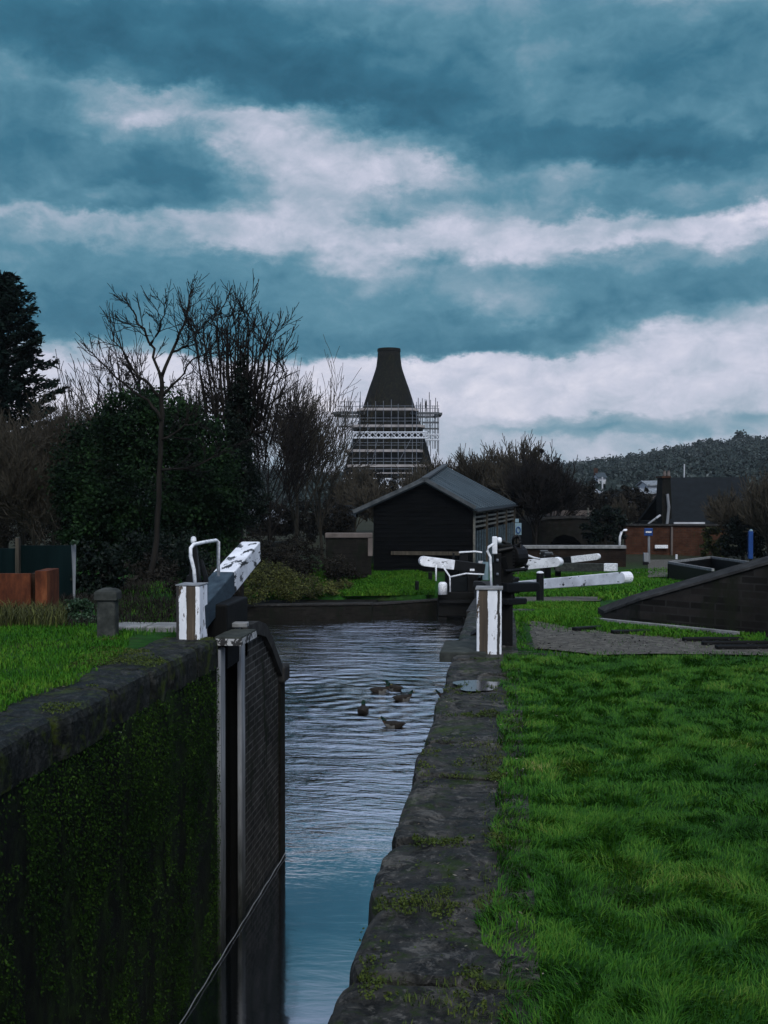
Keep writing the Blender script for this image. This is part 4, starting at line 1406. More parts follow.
# --- timber treads lying on the towpath
for i, (xa, ya, xb, yb, wd, lb) in enumerate((
        (574, 632.5, 601, 630.5, .09, 'short dark timber tread at the left of the gravel towpath'),
        (612, 635.5, 649, 634.5, .10, 'dark timber tread on the towpath edge near the wall tip'),
        (683, 643, 741, 642.5, .085, 'dark timber tread lying across the towpath, farther of the right pair'),
        (716, 651, 790, 650.5, .10, 'dark timber tread lying across the towpath, nearest the lawn'),
        (702, 647, 770, 646.5, .07, 'thin dark timber tread between two longer treads on the towpath'))):
    a, b_ = gp(xa, ya), gp(xb, yb)
    a = Vector((a.x, a.y, a.z + .045)); b_ = Vector((b_.x, b_.y, b_.z + .045))
    o = MB().bar(a - Vector((0, 0, .015)), b_ - Vector((0, 0, .015)), wd, .05).build('timber_tread', m_black_wet, loc=a, bevel=.01)
    tag(o, lb, 'timber', 'treads on the towpath')

# --- long pale edging rail
mb = MB(); pts = [gp(*q) for q in ((508, 613.5), (560, 618.5), (620, 625), (680, 631), (738, 637))]
for a, b_ in zip(pts, pts[1:]):
    mb.bar(a + Vector((0, 0, .02)), b_ + Vector((0, 0, .02)), .07, .07)
tag(mb.build('edging_rail', m_palestone, loc=pts[0]), 'long thin pale edging rail running across the grass before the sloping wall', 'edging')

# --- sloping parapet wall at the right
bot = [(600, 620), (640, 625), (690, 630), (768, 637), (860, 648), (980, 662)]
top = [(604, 611), (640, 598), (690, 584), (768, 561.5), (860, 536), (980, 505)]
B = [gp(*q) for q in bot]
pw = thing('parapet_wall', B[2], 'dark brick parapet wall rising from the grass to the right', 'wall')
pw['kind'] = 'thing'
mb, cpm = MB(), MB()
T = []
for b_, (px, py) in zip(B, top):
    T.append(at(px, py, (b_ - CAM).dot(F0)))
bk = F0 * .38
for i in range(len(B) - 1):
    b0, b1, t0, t1 = B[i], B[i + 1], T[i], T[i + 1]
    dn = Vector((0, 0, .4)); cz = Vector((0, 0, .034))
    mb.hexa([b0 - dn, b1 - dn, b1 - dn + bk, b0 - dn + bk, t0 - cz, t1 - cz, t1 - cz + bk, t0 - cz + bk])
    f_ = F0 * -.03
    cpm.hexa([t0 - cz * .7 + f_, t1 - cz * .7 + f_, t1 - cz + bk - f_, t0 - cz + bk - f_, t0 + f_ * .3, t1 + f_ * .3, t1 + bk, t0 + bk])
mb.build('wall_face', m_parapet, pw)
cpm.build('coping', m_copedark, pw)

# --- far bank edge of concrete
e = [(244, 607.5), (300, 606), (370, 604.5), (437, 600.5)]
eb = thing('bank_edge', at(330, 606, 41.3), 'dark low concrete edge of the far bank along the water', 'bank edge')
pts = [at(196, 607.5, 40.2), at(300, 606, 40.9), at(372, 604.8, 41.4), at(372.3, 605.5, 41.5), at(437, 601, 43)]
for (a, b_), nm in zip(((pts[0], pts[2]), (pts[3], pts[4])), ('edge_slab', 'edge_slab')):
    a = Vector(a); b_ = Vector(b_)
    MB().hexa([(a.x, a.y, -4.6), (b_.x, b_.y, -4.6), (b_.x, b_.y + 2.6, -4.6), (a.x, a.y + 2.6, -4.6), (a.x, a.y, a.z), (b_.x, b_.y, b_.z), (b_.x, b_.y + 2.6, b_.z), (a.x, a.y + 2.6, a.z)]).build(nm, m_darkwall, eb, bevel=.03)

for a, b_ in ((pts[0], pts[2]), (pts[3], pts[4])):
    a = Vector(a); b_ = Vector(b_)
    MB().hexa([(a.x, a.y - .05, a.z + .004), (b_.x, b_.y - .05, b_.z + .004), (b_.x, b_.y + .45, b_.z + .004), (a.x, a.y + .45, a.z + .004),
               (a.x, a.y - .05, a.z + .07), (b_.x, b_.y - .05, b_.z + .07), (b_.x, b_.y + .45, b_.z + .07), (a.x, a.y + .45, a.z + .07)]).build('edge_cap', m_copedark, eb, bevel=.015)
# --- stone post on the left lawn
p = gp(108, 637); D = (p - CAM).dot(F0); k = D / F
sp_ = thing('stone_post', p, 'squat grey stone post with square cap on the left lawn', 'stone post')
mb = MB().obox(p - Vector((0, 0, .1)), (18.5 * k, 18.5 * k, 38 * k + .1), .12)
mb.build('shaft', m_stonepost, sp_, bevel=.025)
z1 = p.z + 37.5 * k
hw = 11.4 * k
R = Matrix.Rotation(.12, 3, 'Z')
rings = []
for s_, z in ((1, 0), (1, 8 * k), (.72, 10.5 * k), (.2, 12 * k)):
    rings.append([Vector((p.x, p.y, z1 + z)) + R @ Vector((u * hw * s_, v * hw * s_, 0)) for u, v in ((-1, -1), (1, -1), (1, 1), (-1, 1))])
mb = MB()
for a, b_ in zip(rings, rings[1:]):
    mb.hexa(a + b_)
mb.build('cap', m_stonepost, sp_, bevel=.008)

# --- rusted trough, fence, pale stake
tr = thing('rusted_trough', at(20, 608, 13.6), 'rust brown steel trough behind dry grass at the left edge', 'trough')
quad_box(-22, 30.5, 573.5, 615, 13.6, .04).build('front_panel', m_rust, tr, bevel=.004)
quad_box(30.8, 35, 573.5, 615, 13.75, .3).build('corner_gap', m_rust_dark, tr)
quad_box(35.2, 47, 571, 616, 13.55, .5).build('end_panel', m_rust, tr, bevel=.004)
quad_box(-22, 30, 574, 615, 14.3, .04).build('rear_panel', m_rust_dark, tr)
fe = thing('board_fence', at(40, 605, 15.8), 'dark green close board fence behind the rusted trough', 'fence')
quad_box(17.5, 75, 545.5, 610, 15.8, .06).build('board_panel', m_fence, fe)
quad_box(-60, 16.8, 548.5, 610, 15.85, .06).build('board_panel', m_fence, fe)
quad_box(15.5, 18.5, 538, 612, 15.7, .09).build('fence_post', m_wood_dark, fe)
st = at(74, 600, 15.2)
mb = MB().tube([(st.x, st.y, -.1), at(74.2, 575, 15.2), at(73.6, 541, 15.2)], [.014, .022, .034], 8)
tag(mb.build('stake', m_grey_wood, loc=(st.x, st.y, 0)), 'slim pale stake at the right end of the dark green fence', 'stake')


# --- ducks
m_dhead = mat('drake_head', [(.3, (.004, .018, .014)), (.7, (.008, .03, .022))], 20, .4, 0)
m_dbreast = mat('brown_breast', [(.3, (.02, .012, .008)), (.7, (.05, .03, .02))], 20, .7, 0)
m_dflank = mat('grey_flank', [(.3, (.05, .05, .048)), (.7, (.12, .12, .115))], 26, .7, .2)
m_dback = mat('dark_back', [(.3, (.012, .010, .009)), (.7, (.03, .026, .022))], 26, .7, .2)
m_dbill = mat('duck_bill', [(.3, (.12, .10, .02)), (.7, (.2, .17, .04))], 20, .5, 0)


def loft(mb, rings, n=12):
    """rings: (centre, half width, half height, pitch, material index)"""
    o = len(mb.v)
    for (c, hw_, hh, pt, mi) in rings:
        for k in range(n):
            t = 2 * math.pi * k / n
            y = hw_ * math.cos(t); z = hh * math.sin(t)
            mb.v.append((c[0] - z * math.sin(pt), c[1] + y, c[2] + z * math.cos(pt)))
    for i in range(len(rings) - 1):
        for k in range(n):
            k2 = (k + 1) % n
            mb.f.append((o + i * n + k, o + i * n + k2, o + (i + 1) * n + k2, o + (i + 1) * n + k))
            mi = rings[i][4]
            if mi == 1 and (k < n * .5): mi = 3 if k in (1, 2, 3, 4) else 1
            mb.mi.append(mi)
    mb.f.append(tuple(o + k for k in reversed(range(n)))); mb.mi.append(rings[0][4])
    e = o + (len(rings) - 1) * n
    mb.f.append(tuple(e + k for k in range(n))); mb.mi.append(rings[-1][4])


def make_duck(loc, rz, label, head=0.0):
    t = thing('duck', loc, label, 'duck', 'ducks on the canal')
    t.rotation_euler = (0, 0, 0)
    mb = MB()
    R_ = [((-.27, 0, .10), .012, .008, .2, 3), ((-.24, 0, .085), .045, .022, .2, 3), ((-.17, 0, .055), .085, .06, .1, 3), ((-.06, 0, .045), .125, .10, 0, 1), ((.06, 0, .04), .125, .10, 0, 1),
          ((.14, 0, .05), .095, .088, -.35, 2), ((.175, 0, .09), .062, .062, -.9, 2), ((.18, 0, .125), .046, .048, -1.45, 2), ((.182, 0, .145), .045, .047, -1.5, 0),
          ((.185, 0, .162), .050, .055, -1.3, 0), ((.20, 0, .188), .050, .058, -.9, 0), ((.235, 0, .198), .040, .042, -.2, 0), ((.256, 0, .192), .018, .018, 0, 0)]
    loft(mb, R_)
    k = Matrix.Rotation(rz, 4, 'Z')
    mb.v = [tuple(Vector(loc) + k @ Vector(v)) for v in mb.v]
    mb.build('body', [m_dhead, m_dflank, m_dbreast, m_dback], t, smooth=True)
    bb = MB(); loft(bb, [((.25, 0, .19), .016, .013, 0, 0), ((.277, 0, .181), .017, .008, 0, 0), ((.304, 0, .178), .014, .004, 0, 0)], 8)
    bb.v = [tuple(Vector(loc) + k @ Vector(v)) for v in bb.v]
    bb.build('bill', m_dbill, t, smooth=True)
    for s_ in (-1, 1):
        wb = MB(); loft(wb, [((-.23, s_ * .045, .10), .008, .008, .1, 0), ((-.12, s_ * .088, .085), .022, .034, .1, 0), ((.02, s_ * .103, .075), .022, .042, 0, 0), ((.10, s_ * .088, .07), .008, .02, 0, 0)], 8)
        wb.v = [tuple(Vector(loc) + k @ Vector(v)) for v in wb.v]
        wb.build('wing', m_dback, t, smooth=True)
    return t


dl = ['dark duck swimming alone at the left of the group', 'dark duck turned away at the back left of the group', 'small dark duck at the back of the group, farthest out', 'dark duck with raised head right of the middle of the group',
      'pale flanked duck nearest the viewer, seen side on', 'duck half hidden against the lock coping at the right']
for (px, py, a), lb in zip(DUCKS, dl):
    p = wp(px, py + 4)
    make_duck((p.x, p.y, WZ - .012), math.radians(a), lb)

# pale kerb stones behind the left coping
for i, (xa, xb, ya, lb) in enumerate(((-4.35, -3.92, 11.75, 'pale flat kerb stone beside the foot of the stone post'), (-3.90, -3.45, 11.7, 'pale flat kerb stone left of the striped left gate post'))):
    o = MB().obox(((xa + xb) / 2, ya, -.05), (xb - xa - .02, .42, .10 + .01 * i), .06 * (i * 2 - 1)).build('kerb_stone', m_palestone, loc=((xa + xb) / 2, ya, 0), bevel=.015)
    tag(o, lb, 'kerb stone', 'kerb stones on the left bank')
# ------------------------------------------------------------------ the black shed
sh = thing('timber_shed', at(430, 590, 48.3), 'black weatherboarded shed with pitched sheet roof beside the canal', 'shed')
nl, an, nr = at(353, 512.5, 48), at(424.6, 480, 48), at(475.4, 508.6, 48)
fl, af, fr = at(372, 502.5, 62), at(445.5, 466, 62), at(516, 503.4, 62)
th = Vector((0, 0, -.13))
m = MB().hexa([an + th, nr + th, fr + th, af + th, an, nr, fr, af])
rf = m.build('roof_slope', m_slate, sh)
MB().hexa([nl + th, an + th, af + th, fl + th, nl, an, af, fl]).build('roof_slope', m_slate, sh)
lift = Vector((0, 0, .035))
mb = MB()
for a, b_ in ((nl, an), (an, nr)):
    mb.bar(a + lift - F0 * .06, b_ + lift - F0 * .06, .12, .17)
mb.build('verge_board', m_roof_edge, sh)
MB().bar(an + lift * 2, af + lift * 2, .28, .09).build('ridge_cap', m_roof_edge, sh)
mb = MB()
for k in range(1, 14):      # sheet laps that run down the slope
    t = k / 14
    mb.bar(an + (af - an) * t + Vector((0, 0, .012)), nr + (fr - nr) * t + Vector((0, 0, .012)), .07, .03)
mb.build('roof_lap', m_slate, rf)
MB().tube([nr + Vector((.04, 0, -.14)), fr + Vector((.04, 0, -.14))], .06, 8).build('gutter', m_black, sh)
# front gable: overlapping boards, clipped to the gable
zb = at(430, 592, 48.3).z
fw = MB(); xl, xr_ = at(373.5, 505, 48.3), at(473, 510, 48.3)
apx = at(424.6, 482, 48.3)
zlt, zrt = at(373.5, 505, 48.3).z, at(473, 509, 48.3).z


def front(px_t, z, off=0.0):
    p_ = xl + (xr_ - xl) * px_t
    return Vector((p_.x, p_.y, z)) - F0 * off


ta = (apx - xl).dot(RT) / (xr_ - xl).dot(RT)
nbd = 26
z = zb
dz = (apx.z - zb) / nbd


def span(z):
    l_, r_ = 0.0, 1.0
    if z > zlt: l_ = ta * (z - zlt) / (apx.z - zlt)
    if z > zrt: r_ = 1 - (1 - ta) * (z - zrt) / (apx.z - zrt)
    return l_, r_


for i in range(nbd):
    z0, z1 = zb + dz * i, zb + dz * (i + 1) - .004
    (l0, r0_), (l1, r1) = span(z0), span(z1)
    if r1 - l1 < .01: r1 = l1 + .01
    j = rnd.uniform(-.006, .006)
    fw.hexa([front(l0, z0, .05 + j), front(r0_, z0, .05 + j), front(r0_, z0, -.02), front(l0, z0, -.02),
             front(l1, z1, .018 + j), front(r1, z1, .018 + j), front(r1, z1, -.02), front(l1, z1, -.02)])
fw.build('front_wall', m_weatherboard, sh)
bl = at(391, 553, 48.2); br = at(462, 553.5, 48.2)
MB().bar(bl, br, .10, .16).build('plinth_rail', m_wood_dark, sh)
# side wall: posts, glazed bays and slatted tops
sn, sf = at(474, 509, 48.4), at(513.5, 504.2, 61.6)
sdir = (sf - sn); sdir.z = 0
zt0, zt1 = sn.z - .05, sf.z - .05


def sidep(t, z, out=0.0):
    p_ = sn + (sf - sn) * t
    n_ = Vector((sdir.y, -sdir.x, 0)).normalized()
    return Vector((p_.x, p_.y, z)) + n_ * out


MB().hexa([sidep(0, zb, -.3), sidep(1, zb, -.3), sidep(1, zb, -.2), sidep(0, zb, -.2), sidep(0, zt0, -.3), sidep(1, zt1, -.3), sidep(1, zt1, -.2), sidep(0, zt0, -.2)]).build('side_wall', m_weatherboard, sh)
MB().hexa([at(374, 590, 48.5), at(374, 590, 48.5) + RT * .1, at(384, 570, 62) + RT * .1, at(384, 570, 62), at(374, 507, 48.5), at(374, 507, 48.5) + RT * .1, at(384, 502, 62) + RT * .1, at(384, 502, 62)]).build('side_wall', m_weatherboard, sh)
bays = 4
for k in range(bays + 1):
    t = k / bays
    MB().bar(sidep(t, zb), sidep(t, zt0 + (zt1 - zt0) * t), .20 if k else .12, .20 if k else .12, up=sdir).build('wall_post', m_wood_dark if k else m_slat, sh)
for k in range(bays):
    t0_, t1_ = (k + .04) / bays, (k + .96) / bays
    ztp = zt0 + (zt1 - zt0) * (t0_ + t1_) / 2
    for r in range(4):
        zz = ztp - .12 - r * .21
        MB().bar(sidep(t0_, zz, .02), sidep(t1_, zz, .02), .03, .09).build('slat', m_slat, sh)
    f_ = MB().hexa([sidep(t0_, zb + .5, -.08), sidep(t1_, zb + .5, -.08), sidep(t1_, zb + .5, -.05), sidep(t0_, zb + .5, -.05), sidep(t0_, ztp - .95, -.08), sidep(t1_, ztp - .95, -.08), sidep(t1_, ztp - .95, -.05), sidep(t0_, ztp - .95, -.05)]).build('window', m_glass, sh)
    mb = MB()
    for q in (.02, .27, .5, .75, .98):
        tt = t0_ + (t1_ - t0_) * q
        mb.bar(sidep(tt, zb + .5, 0), sidep(tt, ztp - .95, 0), .07, .06, up=sdir)
    mb.build('frame', m_frame, f_)
# low wall with a pale coping, left of the shed
lwv = thing('low_wall', at(348, 560, 47), 'short brown brick wall with pale coping left of the black shed', 'wall'); lwv['kind'] = 'thing'
quad_box(326, 371.5, 538, 575, 47, .3).build('wall_face', m_darkwall, lwv)
quad_box(325, 372.5, 533, 538, 46.93, .5).build('coping', m_render, lwv, bevel=.03)
quad_box(368, 372.6, 538.2, 556, 46.95, .1).build('end_strip', m_render, lwv)
# sign on the shed corner
sg = thing('notice_sign', at(519, 540, 46), 'pale blue notice sign by the right end of the black shed', 'sign')
quad_box(515, 521.5, 523, 535, 46, .05).build('panel', m_palebluewood, sg)
quad_box(515.3, 518.8, 518.8, 522.4, 46, .05).build('top_panel', m_palebluewood, sg)
ex = MB(); c_ = at(518.3, 530, 45.97); ptsx = []
for k in range(14):
    t = 2 * math.pi * k / 13
    ptsx.append(c_ + RT * (.085 * math.cos(t)) + Vector((0, 0, .13 * math.sin(t))))
ex.tube(ptsx, .02, 6)
ex.build('emblem', m_blue, sg)
quad_box(517.6, 519, 535, 575, 46.03, .06).build('sign_post', m_wood_dark, sg)

# ------------------------------------------------------------------ glass cone with scaffold
DC = 200
kc = DC / F
base = at(389, 512, DC)
cn = thing('glass_cone', base, 'tall brown brick bottle-shaped kiln tower rising above the trees', 'kiln')
prof = [(512, 56), (490, 50), (475, 46), (452, 40), (435, 34.8), (409, 26.6), (390, 20.5), (378, 16.2), (370, 13.6), (366.5, 12.7), (358, 11.6), (352, 11.1)]
zc = lambda py: at(389, py, DC).z - base.z
MB().lathe(base, [(r * kc, zc(y)) for y, r in prof], 40).build('cone_body', m_cone, cn, smooth=True)
MB().lathe(base, [(11.35 * kc, zc(352.2)), (11.7 * kc, zc(351.2)), (11.4 * kc, zc(348.8)), (9.6 * kc, zc(348.6)), (9.6 * kc, zc(352))], 40).build('rim', m_cone, cn)

sc_ = thing('scaffold', base, 'pale tube scaffold with boarded lifts wrapped round the brick kiln', 'scaffold')


def S(px, py, dd):
    return at(px, py, DC) + F0 * dd


def lift_ring(py, xl_, xr__, dep, th_=.34, m=m_board, back=True):
    a, b_, c__, d_ = S(xl_, py, -dep), S(xr__, py, -dep), S(xr__, py, dep), S(xl_, py, dep)
    mb = MB()
    mb.bar(a, b_, 1.2, th_)
    if back:
        mb.bar(c__, d_, 1.2, th_)
        mb.bar(S(xl_, py, -dep + .65), S(xl_, py, dep - .65), 1.2, th_); mb.bar(S(xr__, py, -dep + .65), S(xr__, py, dep - .65), 1.2, th_)
    return mb.build('platform', m, sc_)


LV = [(412, 361, 414, 6.5), (428.5, 356, 420, 7.6), (452.5, 350, 418, 8.6), (467, 352, 424, 9.3), (474, 353, 410, 9.4)]
for i, (py, xl_, xr__, dep) in enumerate(LV):
    lift_ring(py, xl_, xr__, dep, .42 if i < 4 else .2)
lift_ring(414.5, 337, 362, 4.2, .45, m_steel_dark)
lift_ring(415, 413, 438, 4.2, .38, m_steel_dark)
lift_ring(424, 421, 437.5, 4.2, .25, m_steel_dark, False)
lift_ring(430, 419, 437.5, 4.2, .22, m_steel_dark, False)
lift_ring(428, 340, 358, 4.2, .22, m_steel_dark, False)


def pole(px, py0, py1, dd, m=m_steel, r=.062, lean=0):
    MB().tube([S(px, py0, dd), S(px + lean, py1, dd)], r, 5).build('pole', m, sc_)


for px in (354, 361, 368.5, 376, 383.5, 391, 397.5, 404, 411, 415):
    pole(px, 506, 404 + rnd.uniform(-5, 6), -9.8 if px % 2 else -9.4)
for px in (337, 343, 349, 353.5, 357.5, 345.5, 340, 361):
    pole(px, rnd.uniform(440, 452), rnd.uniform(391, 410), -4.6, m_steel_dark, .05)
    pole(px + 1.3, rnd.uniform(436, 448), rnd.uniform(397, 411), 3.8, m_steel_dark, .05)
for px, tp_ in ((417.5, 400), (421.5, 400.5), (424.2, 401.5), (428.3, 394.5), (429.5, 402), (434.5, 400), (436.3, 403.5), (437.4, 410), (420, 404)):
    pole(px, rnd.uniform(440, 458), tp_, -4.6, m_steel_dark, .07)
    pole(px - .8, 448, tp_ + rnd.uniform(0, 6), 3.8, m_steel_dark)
for py, a, b_, dd in ((408, 413, 438, -4.7), (410.3, 414, 436, -4.7), (408.5, 338, 362, -4.7), (404, 341, 360, -4.7), (421, 345, 420, -8), (424, 356, 420, -8), (445, 350, 422, -9.5), (447.5, 352, 418, -9.5), (460, 351, 420, -9.8), (463, 352, 418, -9.8), (470, 352, 410, -9.8), (481, 350, 408, -9.9), (409, 361, 414, -7), (440, 352, 424, -9.2)):
    MB().tube([S(a, py, dd), S(b_, py, dd)], .055, 5).build('ledger', m_steel, sc_)
for a, b_ in (((352, 452), (372, 429)), ((396, 467), (416, 430)), ((372, 467), (378, 442)), ((340, 430), (352, 414)), ((424, 440), (436, 416)), ((436, 440), (424, 418))):
    MB().tube([S(*a, -9.9 if a[0] < 420 and a[0] > 345 else -4.8), S(*b_, -9.9 if a[0] < 420 and a[0] > 345 else -4.8)], .05, 5).build('brace', m_steel, sc_)


def girder(py0, py1, xl_, xr__, dd, n):
    mb = MB()
    mb.tube([S(xl_, py0, dd), S(xr__, py0, dd)], .13, 6); mb.tube([S(xl_, py1, dd), S(xr__, py1, dd)], .13, 6)
    for i in range(n):
        a = xl_ + (xr__ - xl_) * i / n; b_ = xl_ + (xr__ - xl_) * (i + 1) / n
        mb.tube([S(a, py0, dd), S(b_, py1, dd)], .095, 5)
        mb.tube([S(a, py1, dd), S(b_, py0, dd)], .095, 5)
    mb.build('lattice_girder', m_alu, sc_)


girder(435.3, 440.8, 350, 425, -9.9, 13)
girder(436, 441.5, 425, 438, -5, 3)
girder(479.5, 488.3, 344.5, 384, -10.2, 8)
girder(479.5, 488.3, 385, 409, -9.6, 5)

# the worker on the top lift
wp_ = S(424.8, 414.5, -4.4)
me = bpy.data.meshes.new('person')
k = 1.0
jo = [(0, 0, .98), (0, 0, 1.25), (0, -.02, 1.48), (0, -.06, 1.60), (0, -.08, 1.74), (.11, 0, .92), (.13, -.05, .52), (.13, .02, .08), (.14, -.13, .05), (-.11, 0, .92), (-.12, .03, .52), (-.13, .08, .08), (-.14, -.08, .05),
      (.20, 0, 1.42), (.27, -.06, 1.15), (.22, -.28, 1.05), (-.20, 0, 1.42), (-.27, -.04, 1.15), (-.22, -.26, 1.06)]
ed = [(0, 1), (1, 2), (2, 3), (3, 4), (0, 5), (5, 6), (6, 7), (7, 8), (0, 9), (9, 10), (10, 11), (11, 12), (2, 13), (13, 14), (14, 15), (2, 16), (16, 17), (17, 18)]
rd = [.16, .16, .14, .06, .11, .10, .07, .05, .05, .10, .07, .05, .05, .075, .055, .045, .075, .055, .045]
me.from_pydata(jo, ed, [])
m_cloth = mat('dark_workwear', [(.3, (.010, .009, .010)), (.7, (.022, .018, .018))], 8, .9, 0)
me.materials.append(m_cloth)
po = bpy.data.objects.new('person', me); COL.objects.link(po)
po.location = wp_ + Vector((0, 0, .2)); po.rotation_euler = (0, 0, 1.2)
sk_ = po.modifiers.new('skin', 'SKIN')
for i, r in enumerate(rd):
    me.skin_vertices[0].data[i].radius = (r, r)
me.skin_vertices[0].data[0].use_root = True
sb = po.modifiers.new('sub', 'SUBSURF'); sb.levels = 1; sb.render_levels = 1
tag(po, 'person in dark clothes standing on the right of the top scaffold lift', 'person')
hm = MB().lathe((0, -.085, 1.74), [(.115, 0), (.12, .03), (.10, .09), (.05, .12)], 12).build('hat', m_cloth, None, smooth=True)
hm.parent = po

# ------------------------------------------------------------------ right background
bw = thing('boundary_wall', at(575, 570, 52), 'low brown brick wall with pale flat coping behind the gate beams', 'wall'); bw['kind'] = 'thing'
quad_box(524, 626, 549, 580, 52, .35).build('wall_face', m_brownbrick, bw)
quad_box(523, 626.5, 545.6, 548.8, 51.9, .55).build('coping', m_palestone, bw, bevel=.02)
# arched bridge
br_ = thing('canal_bridge', at(575, 560, 68), 'dark brick bridge with one low arch behind the brown wall', 'bridge')
out = [(532, 575), (532, 522), (548, 518.5), (575, 517.5), (603, 519), (622, 524), (622, 575), (584, 575), (584, 552), (580.5, 543), (574, 537), (564, 534.5), (556, 537), (550.5, 543), (547.5, 552), (547.5, 575)]
MB().prism([at(x, y, 68) for x, y in out], F0 * 12).build('bridge_arch', m_darkwall, br_)
mb = MB()
for (a, b_) in zip(out[1:5], out[2:6]):
    mb.bar(at(a[0], a[1] - .6, 68.2), at(b_[0], b_[1] - .6, 68.2), .6, .14)
mb.build('parapet_coping', m_copedark, br_)
quad_box(548, 592, 510.5, 518, 74, .3).build('parapet', m_render, br_)
for px in (587.5, 593.6):
    quad_box(px, px + 1.4, 508, 517.6, 73, .12).build('post', m_slat, br_)
# white bent pipe and street lamp arm
pp = thing('vent_pipe', at(620, 547, 55), 'white bent vent pipe at the right end of the dark bridge', 'pipe')
MB().tube([at(619.5, 549, 55), at(620, 537, 55), at(621.5, 532, 55), at(624, 530.2, 55), at(627, 530, 55)], .06, 8).build('pipe', m_white_rail, pp, smooth=True)
MB().tube([at(619.4, 551, 55), at(619.5, 547, 55)], .12, 8).build('collar', m_cream, pp)
sl_ = thing('street_lamp', at(646, 550, 64), 'grey street lamp with slanting arm above the red wall', 'street lamp')
MB().tube([at(646.5, 552, 64), at(647, 526, 64), at(648.5, 523.5, 64), at(658.5, 516.4, 64)], .055, 7).build('pole', m_grey_wood, sl_, smooth=True)
MB().bar(at(656, 518.2, 64), at(660.5, 515, 64), .2, .1).build('lamp_head', m_cream, sl_, bevel=.03)
# red wall, white plate on it
rw_ = thing('garden_wall', at(670, 565, 62), 'tall reddish brick wall behind the blue round sign post', 'wall'); rw_['kind'] = 'thing'
quad_box(625.5, 726, 526, 578, 62, .4).build('wall_face', m_redbrick, rw_)
quad_box(625, 726.5, 524.2, 526, 61.9, .6).build('coping', m_copedark, rw_)
quad_box(671, 673, 527, 563, 61.85, .12).build('pilaster', m_render, rw_)
pl = thing('wall_plate', at(661, 547, 61.9), 'small white plate fixed to the reddish brick wall', 'plate')
quad_box(655, 668, 545, 548.4, 61.8, .05).build('plate', m_white_rail, pl, bevel=.01)
# blue sign on pale post, with cabinet
bs = thing('road_sign', at(649, 575, 55), 'blue sign with a pale band on a slim pale post', 'sign')
MB().tube([at(649, 578, 55), at(648.8, 529, 55)], .06, 8).build('sign_post', m_grey_wood, bs)
quad_box(644.3, 652.9, 528.2, 535.8, 54.9, .05).build('panel', m_blue, bs, bevel=.02)
quad_box(645.8, 651.6, 531.2, 532.8, 54.88, .02).build('band', m_white, bs)
cb = thing('utility_cabinet', at(646.5, 575, 54), 'narrow grey cabinet at the foot of the blue sign post', 'cabinet')
quad_box(644, 648.8, 553, 562, 54, .25).build('body', m_grey_wood, cb, bevel=.02)
quad_box(643.8, 648.8, 562.2, 578, 54.02, .25).build('plinth', m_black, cb)
drape('road', m_gravel, [(p.x, p.y) for p in (at(648, 560, 57), at(676, 560, 57), at(668, 575, 45), at(648, 575, 45))], lift=.05)
wpst = thing('marker_post', at(676.5, 562, 58), 'tiny white marker post at the foot of the reddish wall', 'post')
quad_box(675.7, 677.6, 554.5, 566, 58, .1).build('post', m_white_rail, wpst)
# dark panel enclosure with pale rails
en = thing('panel_barrier', at(712, 575, 42), 'dark panelled barrier with pale top rail behind the sloping wall', 'barrier')
A_, B_, C_, D_ = at(669, 562.5, 44), at(713, 569.8, 38), at(711, 557.2, 50), at(757, 563.5, 42)
for a, b_ in ((A_, B_), (A_, C_), (C_, D_)):
    dn = Vector((0, 0, 1.1))
    mb = MB().bar(a - dn * .5, b_ - dn * .5, .06, 1.0)
    mb.build('panel', m_black, en)
    MB().bar(a, b_, .09, .09).build('top_rail', m_palestone, en)
for q in (A_, B_, C_, D_):
    MB().bar(q - Vector((0, 0, 1.3)), q - Vector((0, 0, .05)), .1, .1, up=(0, 1, 0)).build('post', m_black, en)
# blue upright post / banner
bp_ = thing('blue_post', at(751, 572, 40), 'upright blue panel post at the right edge behind the barrier', 'post')
quad_box(748.6, 753.4, 531, 559, 40, .12).build('panel', m_blue, bp_, bevel=.02)
quad_box(750, 752, 559, 578, 40.03, .08).build('stem', m_black, bp_)
MB().lathe(at(751, 531, 40.06), [(.07, 0), (.05, .05), (.01, .07)], 10).build('cap', m_palebluewood, bp_)

